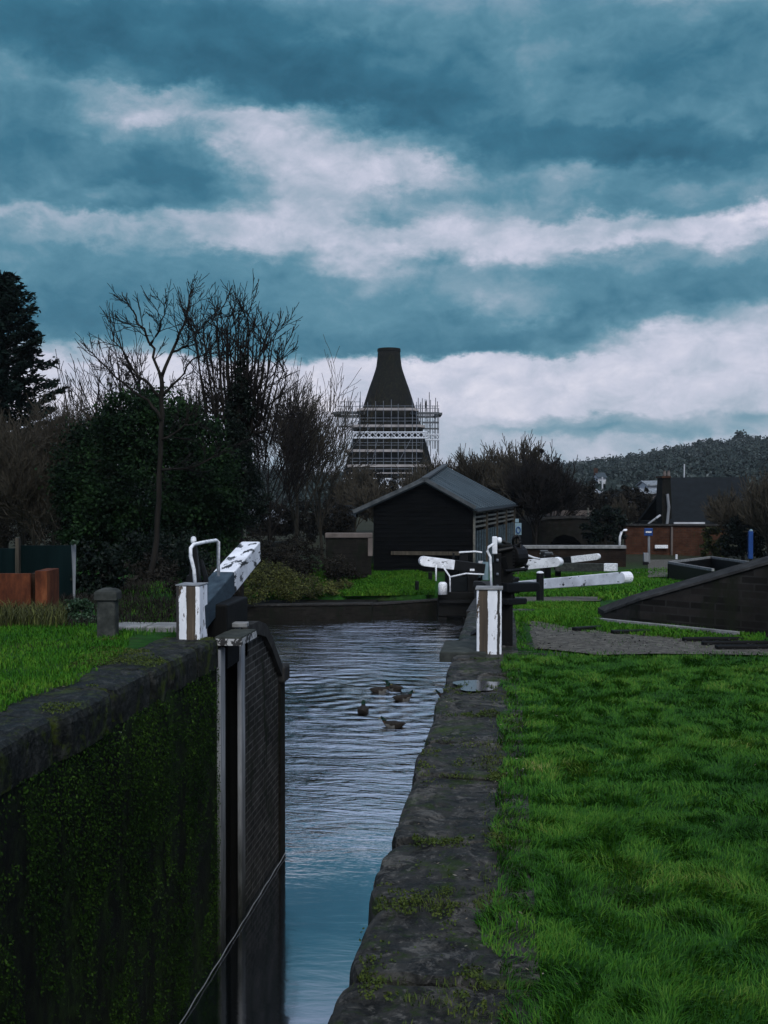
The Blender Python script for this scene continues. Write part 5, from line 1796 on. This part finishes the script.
# houses
def house(px0, px1, y_eave, y_ridge, y_base, D, mw, mr, label, chim=True, name='house', depth=6, wins=0):
    h = thing(name, at((px0 + px1) / 2, y_base, D), label, 'house')
    a, b_ = at(px0, y_base, D), at(px1, y_base, D)
    ze, zr = at(px0, y_eave, D).z, at(px0, y_ridge, D).z
    z0_ = a.z
    mb = MB()
    pa = [Vector((a.x, a.y, z0_)), Vector((b_.x, b_.y, z0_))]
    bk_ = F0 * depth
    g = [pa[0], pa[0] + bk_, pa[1] + bk_, pa[1]]
    mb.prism([pa[0], Vector((pa[0].x, pa[0].y, ze)), Vector((pa[0].x, pa[0].y, zr)) + bk_ / 2 - Vector((0, 0, .05)), Vector((pa[0].x, pa[0].y, ze)) + bk_, pa[0] + bk_], pa[1] - pa[0])
    w_ = mb.build('wall', mw, h)
    al = (pa[1] - pa[0]).normalized() * .25
    r = MB()
    e1, e2 = Vector((pa[0].x, pa[0].y, ze)) - al - F0 * .35, Vector((pa[1].x, pa[1].y, ze)) + al - F0 * .35
    t1, t2 = Vector((pa[0].x, pa[0].y, zr)) - al + bk_ / 2, Vector((pa[1].x, pa[1].y, zr)) + al + bk_ / 2
    e3, e4 = e1 + bk_ + F0 * .7, e2 + bk_ + F0 * .7
    up_ = Vector((0, 0, .16)); up0 = Vector((0, 0, .02))
    r.hexa([e1 + up0, e2 + up0, t2 + up0, t1 + up0, e1 + up_, e2 + up_, t2 + up_, t1 + up_])
    r.hexa([t1 + up0, t2 + up0, e4 + up0, e3 + up0, t1 + up_, t2 + up_, e4 + up_, e3 + up_])
    ro = r.build('roof', mr, h)
    if chim:
        cpt = t1 + (t2 - t1) * .12
        MB().obox(cpt - Vector((0, 0, .5)), (.9, .6, 1.7)).build('chimney', m_redbrick, ro)
    for i in range(wins):
        px = px0 + (px1 - px0) * (i + .5) / wins
        hh = y_base - y_eave
        ww_ = (px1 - px0) * .3 / wins
        f_ = quad_box(px - ww_, px + ww_, y_eave + hh * .2, y_eave + hh * .55, D - .06, .06).build('window', m_white_rail, h)
        quad_box(px - ww_ * .8, px + ww_ * .8, y_eave + hh * .24, y_eave + hh * .51, D - .08, .02).build('pane', m_glass, f_)
    return h


big = thing('dark_house', at(705, 530, 74), 'large dark house with broad slate roof and white eaves strip behind the red wall', 'house')
quad_box(664, 746, 523, 545, 74, 7).build('wall', m_darkwall, big)
e1, e2 = at(669, 523, 73.5), at(750, 523, 73.5)
t1, t2 = at(670, 477.5, 78), at(746, 477, 78)
up_ = Vector((0, 0, .2))
ro = MB().hexa([e1 - up_, e2 - up_, t2 - up_, t1 - up_, e1, e2, t2, t1]).build('roof', m_darkslate, big)
e3, e4 = e1 + F0 * 9, e2 + F0 * 9
MB().hexa([t1 - up_, t2 - up_, e4 - up_, e3 - up_, t1 + Vector((0, 0, .004)), t2 + Vector((0, 0, .004)), e4, e3]).build('roof', m_darkslate, big)
quad_box(674, 705, 522.2, 524, 73.3, .12).build('eaves_strip', m_cream, big)
gb = [at(662, 545, 73.9), at(662, 492, 73.9), at(663, 478, 73.9), at(670.5, 478, 73.9), at(671.5, 500, 73.9), at(671.5, 545, 73.9)]
MB().prism(gb, F0 * 1.5).build('gable_stack', m_darkwall, big)
quad_box(662, 671, 476, 478, 73.8, 1.7).build('stack_cap', m_redbrick, big)
MB().tube([at(667.3, 494, 73.7), at(668.8, 507, 73.7), at(667.2, 524, 73.7)], .10, 8).build('downpipe', m_grey_wood, big)
for px in (664.5, 668.5):
    MB().lathe(at(px, 476, 74.3), [(.11, 0), (.12, .1), (.09, .3), (.10, .36)], 10).build('chimney_pot', m_render, big)
house(567, 599, 494, 489.5, 505, 110, m_darkwall, m_paleroof, 'long low house with pale mossy roof among the trees behind the bridge', False, depth=7)
house(594, 618, 500, 495, 508, 120, m_darkwall, m_darkslate, 'low dark roofed house right of the long pale roofed one', False)
house(648, 663, 486, 481.5, 498, 150, m_cream, m_paleroof, 'small white house left of the dark house chimney', False, wins=0)
house(640, 662, 494, 489.5, 506, 130, m_render, m_paleroof, 'small house with pale roof below the white house', False, wins=0)
house(598, 606, 478, 473, 486, 260, m_cream, m_slate, 'tiny pale house on the lower wooded hillside', True)
house(246, 286, 524, 513.5, 536, 66, m_darkwall, m_paleroof, 'low building with pale mossy roof glimpsed behind the bare tree', False, depth=9)
house(330, 352, 520, 508, 540, 72, m_darkwall, m_darkslate, 'low dark roofed building left of the black shed roof', False)
tm = thing('radio_mast', at(602.3, 492, 230), 'thin pale mast standing on the wooded hillside', 'mast')
MB().tube([at(602.3, 494, 230), at(602.3, 477, 230)], .16, 6).build('pole', m_cream, tm)
tm = thing('radio_mast', at(684, 480, 200), 'short pale mast above the dark house roof ridge', 'mast')
MB().tube([at(684, 482, 200), at(684.4, 464, 200)], .12, 6).build('pole', m_cream, tm)
# ------------------------------------------------------------------ trees and bushes
def clump_crown(name, base, blobs, n, size, m, label, cat='tree', trunk=None, group=None, aspect=1.5, inner=.55, kindname='crown', stems=None, stem_m=None):
    """leaf crown made of many leaf faces gathered on lumpy clusters; blobs: (px, py, D, rx, ry, rz metres)"""
    t = thing(name, base, label, cat, group)
    tot = sum(b[3] * b[5] + b[4] * b[5] for b in blobs)
    pts, sizes = [], []
    for (px, py, D, rx, ry, rz) in blobs:
        c = at(px, py, D)
        k = int(n * (rx * rz + ry * rz) / tot)
        # sub-clusters over the lobe so that the outline is broken
        nc = max(6, int(k / 55))
        cc = ellipsoid_pts((0, 0, 0), (rx, ry, rz), nc, inner)
        rr = .30 * (rx * ry * rz) ** (1 / 3) * (.5 + .8 * rng.random(nc))
        idx = rng.integers(0, nc, k)
        q = cc[idx] + rng.normal(size=(k, 3)) * (rr[idx] * .55)[:, None] * np.array([1, 1, .75])
        pts.append(q + np.array(c)); sizes.append(size * (.6 + .8 * rng.random(k)))
    P = np.concatenate(pts); Sz = np.concatenate(sizes)
    V, Fc = leaves(P, Sz, aspect)
    np_mesh(kindname, V, Fc, m, t)
    if stems:
        mb = MB()
        for pl_ in stems:
            mb.tube([at(*q) for q in pl_[0]], pl_[1], 7)
        mb.build('trunk', stem_m or m_bark, t, smooth=True)
    return t


def gz(px, D):
    p = at(px, 500, D)
    return Vector((p.x, p.y, height(p.x, p.y)))


# dark conifer at the left edge
def conifer(px, D, top_px, base_z, R0, label, seed):
    r = random.Random(seed)
    b = at(px, 500, D); b.z = base_z
    t = thing('conifer_tree', b, label, 'tree')
    topz = at(px, top_px, D).z
    H = topz - base_z
    MB().tube([b - Vector((0, 0, .3)), b + Vector((.05, 0, H * .5)), b + Vector((0, 0, H * .98))], [H * .022, H * .013, .01], 8).build('trunk', m_bark, t, smooth=True)
    lm = MB(); C, Sz, U = [], [], []
    nb = 190
    for i in range(nb):
        f = (i + .5) / nb
        z = H * (.14 + .85 * f)
        L = R0 * (1 - f) ** .62 * r.uniform(.72, 1.12) + .25
        a = i * 2.399 + r.uniform(-.4, .4)
        d = Vector((math.cos(a), math.sin(a), 0))
        rise = .25 + .75 * f
        pts = [b + Vector((0, 0, z)) + d * (L * s) + Vector((0, 0, L * (rise * s * .8 - .35 * s * s + .25 * s ** 3))) for s in (0, .3, .6, .85, 1.0)]
        lm.tube(pts, [.035, .028, .02, .012, .006], 4)
        m_ = int(36 + 60 * L)
        for k in range(m_):
            s = r.random() ** .7
            j = min(3, int(s * 4)); q = pts[j] + (pts[j + 1] - pts[j]) * (s * 4 - j)
            sp = .30 * (1 - .55 * s) * min(1, L)
            dv = (d * r.uniform(.3, 1) + Vector((r.gauss(0, .5), r.gauss(0, .5), r.gauss(.12, .3)))).normalized()
            C.append(q + Vector((r.gauss(0, sp * .6), r.gauss(0, sp * .6), r.gauss(-.02, sp * .35))))
            U.append(dv); Sz.append(r.uniform(.16, .34))
    lm.build('limbs', m_bark, t)
    C = np.array([tuple(c) for c in C]); U = np.array([tuple(u) for u in U]); Sz = np.array(Sz)
    V, Fc = leaves(C, Sz, 3.2, updir=U * 2.4)
    np_mesh('crown', V, Fc, m_conifer, t)


conifer(2, 40, 274, -.7, 2.55, 'tall dark conifer at the left edge behind the bare scrub', 3)

# tall bare tree in front of the evergreen mass
def poly_tree(name, label, D, limbs, twig_n, mt, mw, seed, twl=.5, twr=.006, up=.5, lvl2=3, spread=.55, skip=1):
    """a bare tree whose main limbs follow the photo; limbs: list of (pixels, radius start, radius end)"""
    global rnd
    old = rnd; rnd = random.Random(seed)
    p0 = at(*limbs[0][0][0], D)
    t = thing(name, (p0.x, p0.y, p0.z), label, 'tree')
    m0, m1 = MB(), MB()
    P = dict(levels=lvl2, spread=spread, up=.05, kids=[3, 3, 2, 2], tip=twr, taper=.5, wob=.10, split=0, len=.62)
    P['from'] = [.2]
    for li, (px, ra, rb) in enumerate(limbs):
        pts = []
        dd = 0 if li == 0 else rnd.uniform(-.45, .45)
        n = len(px)
        for i, q in enumerate(px):
            pts.append(at(q[0], q[1], D + dd * (i / max(1, n - 1))))
        # densify with a little wobble
        pp_ = []
        for i in range(n - 1):
            for s in range(3):
                q = pts[i] + (pts[i + 1] - pts[i]) * (s / 3)
                if s: q = q + Vector((rnd.gauss(0, .02), rnd.gauss(0, .04), rnd.gauss(0, .02)))
                pp_.append(q)
        pp_.append(pts[-1])
        rads = [ra + (rb - ra) * i / (len(pp_) - 1) for i in range(len(pp_))]
        m0.tube(pp_, rads, 7, cap=True)
        if li >= skip or li == 0 and skip == 0:
            for k in range(twig_n):
                s = rnd.uniform(.12, 1.0) * (len(pp_) - 1)
                i = min(len(pp_) - 2, int(s)); q = pp_[i] + (pp_[i + 1] - pp_[i]) * (s - i)
                ax = (pp_[i + 1] - pp_[i]).normalized()
                a = rnd.uniform(0, 2 * math.pi)
                sd_ = ax.cross(Vector((.2, 1, .1))).normalized(); ud = sd_.cross(ax)
                d = ax * rnd.uniform(.35, .9) + (sd_ * math.cos(a) + ud * math.sin(a)) * .75 + Vector((0, 0, up * .5))
                grow([m0, m1], q, d, twl * rnd.uniform(.5, 1.15), max(twr * 1.5, rads[i] * .42), 1, P)
    m0.build('trunk', mt, t, smooth=True)
    m1.build('crown', mw, t)
    rnd = old
    return t


poly_tree('bare_tree', 'tall slender bare tree with forked top in front of the evergreen mass', 20, [
    ([(149, 606), (154, 560), (159, 500), (161, 430), (162, 385), (162, 372)], .060, .036),
    ([(162, 376), (172, 352), (184, 325), (190, 300), (193, 284)], .034, .009),
    ([(161, 380), (153, 357), (146, 335), (136, 316), (128, 304), (122, 292)], .030, .008),
    ([(162, 400), (150, 385), (138, 375), (124, 352), (112, 340)], .034, .008),
    ([(161, 420), (148, 400), (125, 384), (105, 366), (92, 352)], .032, .007),
    ([(150, 345), (160, 330), (164, 305)], .026, .006),
    ([(172, 352), (188, 345), (196, 330)], .024, .006),
    ([(162, 395), (178, 380), (192, 360), (206, 352)], .030, .007),
    ([(161, 470), (190, 468), (214, 456), (228, 446)], .028, .006),
    ([(161, 440), (185, 425), (200, 422)], .026, .006)], 10, m_bark, m_twig, 5, twl=.34, twr=.0052, lvl2=3)

# ivy-clad tree with upright shoots
def shoots(px0, px1, y0, ytops, D, n, seed, lean=.25):
    r = random.Random(seed); L = []
    for i in range(n):
        f = (i + .5) / n
        x = px0 + (px1 - px0) * f + r.uniform(-3, 3)
        x0 = 236 + (x - 236) * .35
        yt = ytops(x) + r.uniform(-8, 26)
        ym = (y0 + yt) / 2 + r.uniform(-10, 10)
        L.append(([(x0, y0 + r.uniform(-40, 25)), (x0 + (x - x0) * .55, ym + 30), (x0 + (x - x0) * .95 , (ym + yt) / 2), (x + (x - 236) * .06, yt)], .045, .010))
    return L


L = [([(238, 600), (237, 520), (238, 440), (240, 400)], .17, .09)]
L += shoots(196, 284, 440, lambda x: 312 + .022 * (x - 236) ** 2 * (1 if x > 236 else .55), 30, 30, 4)
poly_tree('ivy_tree', 'ivy-clad tree with tall upright bare shoots right of the evergreen mass', 30, L, 6, m_bark, m_twig, 9, twl=.62, twr=.0085, lvl2=3, spread=.42)
iv = clump_crown('ivy_growth', gz(240, 29.8), [(240, 425, 29.8, .35, .35, 1.4), (236, 470, 29.8, .55, .5, 1.3), (244, 380, 29.8, .16, .2, .7), (222, 490, 29.6, .6, .5, .9), (250, 500, 29.8, .5, .5, .8)], 20000, .075, m_ivy,
                 'dark column of ivy wrapped round the upright-shooted tree', 'ivy', kindname='foliage')

# evergreen mass
clump_crown('evergreen_tree', gz(150, 27), [(105, 470, 27, 1.1, 1.1, 1.3), (148, 425, 27, 1.15, 1.2, .95), (130, 410, 26.7, .7, .8, .5), (185, 440, 27, .95, 1.0, .8), (205, 480, 27, .8, .9, 1.0), (150, 490, 27, 1.5, 1.3, 1.3),
            (90, 520, 27, .8, .9, .9), (120, 540, 27.2, 1.0, .9, .9), (180, 540, 27.4, 1.3, .9, 1.0), (215, 520, 27.4, .7, .7, .9), (75, 490, 27, .5, .6, .7)], 80000, .078, m_dark_leaf,
            'broad dark evergreen tree behind the slender bare tree', stems=[([(128, 610, 27.3), (132, 570, 27.3), (140, 500, 27)], [.12, .10, .07]), ([(140, 612, 27.3), (146, 560, 27.3), (160, 490, 27)], [.10, .08, .05]), ([(120, 608, 27.2), (114, 560, 27.2), (108, 500, 27)], [.09, .07, .05])])

# bare scrub at the far left
BROOM = dict(levels=5, spread=.5, kids=[7, 5, 4, 4, 3], trunk=.30, lead_from=2, len=.70, up=.07)
BROOM['from'] = [.35, .2]
OPEN = dict(levels=5, spread=.48, kids=[6, 4, 4, 3, 2], trunk=.32, lead_from=2, len=.72, up=.07)
OPEN['from'] = [.3, .2]
for i, (px, D, top, lb, sd) in enumerate(((20, 30, 398, 'brown bare bushy tree at the far left below the conifer', 21), (52, 31, 392, 'brown bare bushy tree between conifer and evergreen mass', 22), (-8, 29, 402, 'brown bare bushy tree cut by the left picture edge', 23),
                                       (80, 32, 384, 'brown bare bushy tree touching the left side of the evergreen mass', 26), (36, 28, 430, 'lower brown bare bush behind the fence post', 27))):
    b = gz(px, D)
    bare_tree('bare_bush_tree', b, (at(px, top, D).z - b.z) * 1.62, lb, m_bark_pale, m_twig_brown, 'bare bushy trees at the left', sd, radius=.07, tip=.007, **dict(BROOM, wob=.17, spread=.62))
# bare tops seen over the evergreen
for px, D, top, lb, sd in ((102, 34, 352, 'bare tree top showing over the left of the evergreen mass', 31), (212, 36, 350, 'thin bare tree behind the slender forked tree', 32), (186, 38, 345, 'bare tree behind the evergreen, left of the ivy-clad tree', 35)):
    b = gz(px, D)
    bare_tree('bare_tree', b, (at(px, top, D).z - b.z) * 1.12, lb, m_bark, m_twig, None, sd, levels=5, spread=.5, kids=[5, 4, 3, 3, 2], trunk=.42, tip=.009)
# bare round tree right of the ivy-clad one
b = gz(296, 50)
bare_tree('bare_tree', b, (at(296, 378, 50).z - b.z) * 1.62, 'round-headed bare tree left of the kiln', m_bark_pale, m_twig_brown, None, 41, tip=.0105, radius=.12, **OPEN)
b = gz(322, 54)
bare_tree('bare_tree', b, (at(322, 400, 54).z - b.z) * 1.55, 'bare tree close to the left of the scaffold', m_bark_pale, m_twig_brown, None, 44, tip=.0105, radius=.10, **OPEN)
b = gz(270, 47)
bare_tree('bare_tree', b, (at(270, 400, 47).z - b.z) * 1.55, 'bare tree between the ivy-clad tree and the round-headed tree', m_bark, m_twig, None, 47, tip=.0105, radius=.10, **OPEN)

# thickets behind the shed and along the canal
def thicket(px0, px1, ytop, D, n, label, seed, tip=.016, name='bare_thicket', mt=None, mw=None, grp='bare trees behind the shed', k=3.0, stuffn=0):
    r = random.Random(seed)
    for i in range(n):
        px = px0 + (px1 - px0) * (i + r.uniform(.2, .8)) / n
        d = D + r.uniform(-6, 6)
        b = gz(px, d); b.z = max(b.z, -2.4)
        yt = ytop(px) + r.uniform(0, 14)
        H = (at(px, yt, d).z - b.z)
        bare_tree(name, b, H * 1.46, label[i], mt or m_bark_pale, mw or m_twig_brown, grp, seed * 10 + i, tip=tip, radius=H * .016, **BROOM)


thicket(437, 530, lambda x: 436 - (6 if x > 490 else 0), 80, 5, ['bare brown tree just right of the scaffold', 'bare brown tree above the shed ridge', 'bare brown tree over the middle of the shed roof', 'bare brown tree with fine top above the shed eaves', 'bare brown tree rising behind the shed corner'], 5, tip=.022)
thicket(330, 440, lambda x: 455, 74, 3, ['low bare tree hiding the foot of the scaffold at its left', 'low bare tree in front of the middle of the kiln', 'low bare tree at the right foot of the kiln'], 6, tip=.022)
thicket(528, 566, lambda x: 440, 70, 2, ['darker bare tree that carries the nest', 'darker bare tree at the right end of the row behind the shed'], 7, tip=.02, mt=m_bark, mw=m_twig)
# the dense lower part of these trees
for i, (px0, px1, py0, py1, D, lb) in enumerate(((440, 500, 462, 530, 84, 'dense brown scrub behind the middle of the shed roof'), (500, 575, 466, 545, 82, 'dense brown scrub right of the shed'), (250, 350, 492, 540, 60, 'dense brown scrub left of the shed roof'), (330, 450, 470, 520, 90, 'dense brown scrub round the foot of the kiln'),
                                                (568, 650, 478, 530, 88, 'dense brown scrub behind the arched bridge'), (0, 110, 470, 560, 36, 'dense brown scrub behind the dark green fence'))):
    D_ = D
    bl_ = []
    r = random.Random(i)
    for k in range(9):
        px = px0 + (px1 - px0) * (k + .5) / 9
        yy = py0 + r.uniform(0, (py1 - py0) * .25)
        rz_ = (py1 - yy) / 2 * D_ / F
        bl_.append((px, (yy + py1) / 2, D_ + r.uniform(-2, 2), (px1 - px0) / 12 * D_ / F, 1.5, rz_))
    clump_crown('scrub', gz((px0 + px1) / 2, D_), bl_, 11000, .0042 * D_, m_twigleaf, lb, 'scrub', aspect=4.5, inner=.2, kindname='twigs')
ns = thing('bird_nest', at(541.5, 452, 66), 'round dark nest high in the bare tree right of the shed', 'nest')
V, Fc = leaves(ellipsoid_pts(at(541.5, 451, 66), (.15, .15, .14), 500, .2), .12, 5)
np_mesh('nest', V, Fc, m_twig, ns)

# bank scrub between the left gate and the shed: bracken and bramble
for i, (blobs, n, sz, m, lb, nm) in enumerate((
        ([(250, 585, 40.5, .6, .6, .7), (270, 580, 42, .8, .7, .75), (292, 585, 42, .7, .7, .6), (310, 588, 43, .6, .7, .45), (330, 588, 43.5, .5, .6, .3), (345, 585, 44.5, .4, .5, .25)], 17000, .085, m_bracken, 'yellowish dead bracken bank behind the left balance beam', 'bracken'),
        ([(262, 555, 46, 1.0, .8, .9), (300, 556, 47, 1.1, .8, .9), (335, 568, 46, .8, .8, .6), (356, 578, 46.5, .5, .6, .35), (285, 565, 45, .9, .8, .7)], 14000, .11, m_twigleaf, 'dark bramble thicket on the bank below the low pale-coped wall', 'bramble'),
        ([(120, 585, 19, .45, .5, .55), (150, 592, 20, .4, .5, .45), (172, 600, 21, .3, .4, .4), (135, 605, 18, .3, .4, .3), (160, 575, 22, .5, .5, .5), (215, 590, 24, .4, .5, .5)], 7500, .085, m_twigleaf, 'brown bramble round the foot of the slender bare tree', 'bramble'),
        ([(150, 560, 24, .5, .5, .8), (178, 560, 25, .5, .6, .8), (198, 575, 26, .4, .5, .6), (120, 570, 25, .5, .5, .8)], 7000, .10, m_ivy, 'dark evergreen undergrowth behind the black paddle post', 'shrub'))):
    c = at(*blobs[0][:3])
    clump_crown(nm, (c.x, c.y, height(c.x, c.y)), blobs, n, sz, m, lb, nm, aspect=2.4, inner=.3, kindname='foliage')
# shrubs by the fence
clump_crown('shrub', gz(98, 16), [(98, 560, 16, .24, .3, .2), (90, 575, 16, .22, .3, .25), (112, 575, 16.2, .22, .3, .3), (100, 590, 16, .25, .3, .25), (84, 545, 15.8, .1, .15, .09)], 4200, .055, m_ivy, 'glossy dark shrub behind the pale stake', 'shrub', kindname='foliage')
clump_crown('shrub', gz(80, 12.9), [(78, 613, 12.9, .17, .2, .15), (88, 620, 12.8, .11, .15, .10), (68, 622, 12.9, .10, .15, .10), (80, 603, 13, .10, .12, .06)], 3000, .035, m_shrub, 'rounded grey green shrub left of the stone post', 'shrub', kindname='foliage')
clump_crown('stake_ivy', gz(74, 15.1), [(74, 541, 15.1, .07, .08, .035)], 160, .045, m_shrub, 'small tuft of green leaves on top of the pale stake', 'ivy', kindname='foliage')
# dry grass along the trough
P_ = []
for k in range(1400):
    px = rnd.uniform(-20, 66); D_ = rnd.uniform(12.2, 13.5)
    q = at(px, 500, D_); P_.append((q.x, q.y, 0))
o = blades('dry_grass', P_, .20, .010, m_bracken, lean=.6)
P_ = []
for k in range(2500):
    px = rnd.uniform(105, 176); D_ = rnd.uniform(12.2, 18)
    q = at(px, 500, D_); P_.append((q.x, q.y, height(q.x, q.y)))
blades('dry_grass', P_, .11, .008, m_twigleaf, lean=.8)

# right background trees
clump_crown('dark_tree', gz(608, 57), [(604, 520, 57, .8, .7, .75), (592, 530, 57, .5, .6, .6), (616, 525, 57.2, .5, .6, .8), (606, 540, 57, 1.0, .7, .6)], 5000, .15, m_ivy, 'black-looking rounded evergreen in front of the arched bridge', trunk=None, kindname='crown', stems=[([(606, 570, 57), (605, 530, 57)], [.12, .06])])
clump_crown('shrub', gz(712, 56), [(712, 538, 56, .55, .5, .6), (706, 552, 56, .4, .5, .4), (722, 550, 56, .5, .5, .5)], 2600, .15, m_bracken, 'yellow green shrub against the reddish wall', 'shrub', kindname='foliage')
clump_crown('dark_shrub', gz(735, 52), [(733, 545, 52, .6, .6, .6), (745, 535, 52, .8, .7, .9), (760, 540, 52, .8, .7, .9)], 4500, .15, m_ivy, 'dark green shrub behind the upright blue post', 'shrub', kindname='foliage')
for px, D, top, lb, sd in ((744, 54, 470, 'bare tree in front of the dark house roof at the right', 61), (768, 50, 452, 'bare tree at the right edge of the picture', 62), (725, 66, 486, 'thin bare tree before the dark slate roof', 63), (790, 52, 440, 'bare tree cut by the right picture edge', 64)):
    b = gz(px, D)
    bare_tree('bare_tree', b, (at(px, top, D).z - b.z) * 1.34, lb, m_bark_pale, m_twig_brown, None, sd, tip=.015, radius=.11, **BROOM)
clump_crown('scrub', gz(755, 58), [(740, 520, 58, .8, .8, 1.2), (760, 510, 58, 1.0, .9, 1.6), (782, 500, 58, 1.0, .9, 2.0), (765, 535, 57, 1.2, .9, .9)], 8000, .20, m_twigleaf, 'dense brown scrub at the right edge behind the blue post', 'scrub', aspect=4, inner=.2, kindname='twigs')
for i, (px, D, top, lb) in enumerate(((625, 85, 488, 'bare tree behind the wall left of the street lamp'), (585, 90, 484, 'bare tree behind the arch of the bridge'), (648, 95, 485, 'bare tree below the small white house'))):
    b = gz(px, D)
    bare_tree('bare_tree', b, (at(px, top, D).z - b.z) * 1.34, lb, m_bark_pale, m_twig_brown, None, 70 + i, tip=.022, radius=.12, **BROOM)

# ------------------------------------------------------------------ wooded hill
ridge = [(-700, 472), (-200, 472), (150, 476), (240, 472), (330, 480), (480, 477), (540, 473), (580, 470), (620, 465), (660, 458), (700, 452), (740, 448), (768, 445), (850, 436), (1000, 424), (1300, 418)]


def rdg(px):
    for (a, ya), (b_, yb) in zip(ridge, ridge[1:]):
        if a <= px <= b_:
            return ya + (yb - ya) * (px - a) / (b_ - a)
    return ridge[-1][1]


hv, hf = [], []
cols = list(range(-700, 1301, 20)); rows = 12
DH0, DH1 = 210, 560


def hillpt(px, t):
    D_ = DH0 + (DH1 - DH0) * t
    yr = rdg(px) + 6
    zt_ = at(px, yr, DH1).z
    z_ = -2.6 + (zt_ + 2.6) * (sstep(0, 1, t) * .6 + t * .4)
    p_ = at(px, 500, D_)
    return Vector((p_.x, p_.y, z_))


for j in range(rows + 3):
    for px in cols:
        if j <= rows:
            hv.append(hillpt(px, j / rows))
        else:
            q = hillpt(px, 1.0)
            q = q + F0 * (60 * (j - rows)); q.z = max(-4, q.z - 16 * (j - rows) ** 1.4)
            hv.append(q)
nc = len(cols)
for j in range(rows + 2):
    for i in range(nc - 1):
        hf.append((j * nc + i, j * nc + i + 1, (j + 1) * nc + i + 1, (j + 1) * nc + i))
m_hill = mat('hill_ground', [(.3, (.016, .026, .022)), (.7, (.034, .046, .038))], .02, .95, 0)
tag(np_mesh('hill', [tuple(v) for v in hv], hf, m_hill), kind='structure')
C, Sz = [], []
r = random.Random(5)
for k in range(3600):
    px = r.uniform(90, 860) if k % 3 else r.uniform(520, 800)
    t = r.random() ** .8 if k % 4 else 1.0 - r.random() * .05
    p = hillpt(px, t)
    h_ = r.uniform(3.5, 7) if t < .9 else r.uniform(3, 9)
    wd = r.uniform(2, 4)
    n = 44
    q = ellipsoid_pts((p.x, p.y, p.z + h_ * .5), (wd, wd, h_ * .55), n, .3)
    C.append(q); Sz.append(np.full(n, r.uniform(.8, 1.6)))
V, Fc = leaves(np.concatenate(C), np.concatenate(Sz), 1.5)
tag(np_mesh('woodland', V, Fc, m_wood_far), kind='stuff')
# single crowns that break the skyline of the hill
for i in range(26):
    px = 575 + i * 8 + r.uniform(-3, 3)
    t = .985
    p = hillpt(px, t)
    h_ = r.uniform(5, 9) * (1.25 if px > 690 else .8)
    tt = thing('hilltop_tree', p, 'small dark tree on the skyline of the wooded hill', 'tree', 'trees on the hill skyline')
    q = np.concatenate([ellipsoid_pts((p.x + r.uniform(-1.5, 1.5), p.y, p.z + h_ * r.uniform(.6, .85)), (r.uniform(1.5, 2.8), 2.2, h_ * .28), 60, .3) for _ in range(3)])
    V, Fc = leaves(q, 1.5, 1.5)
    np_mesh('crown', V, Fc, m_wood_far, tt)
    MB().tube([p - Vector((0, 0, 1)), p + Vector((r.uniform(-.5, .5), 0, h_ * .8))], [.5, .2], 5).build('trunk', m_bark, tt)

# ------------------------------------------------------------------ damp air
hz = MB().box(-1150, 1150, -1000, 1100, -6.2, 62)
hm_ = bpy.data.materials.new('damp_air'); hm_.use_nodes = True
nt = hm_.node_tree
for n in list(nt.nodes): nt.nodes.remove(n)
vo = nt.nodes.new('ShaderNodeVolumePrincipled'); vo.inputs['Density'].default_value = HAZE; vo.inputs['Color'].default_value = (.80, .88, .92, 1); vo.inputs['Anisotropy'].default_value = .2
mo = nt.nodes.new('ShaderNodeOutputMaterial'); nt.links.new(vo.outputs[0], mo.inputs['Volume'])
tag(hz.build('haze', hm_), kind='stuff')
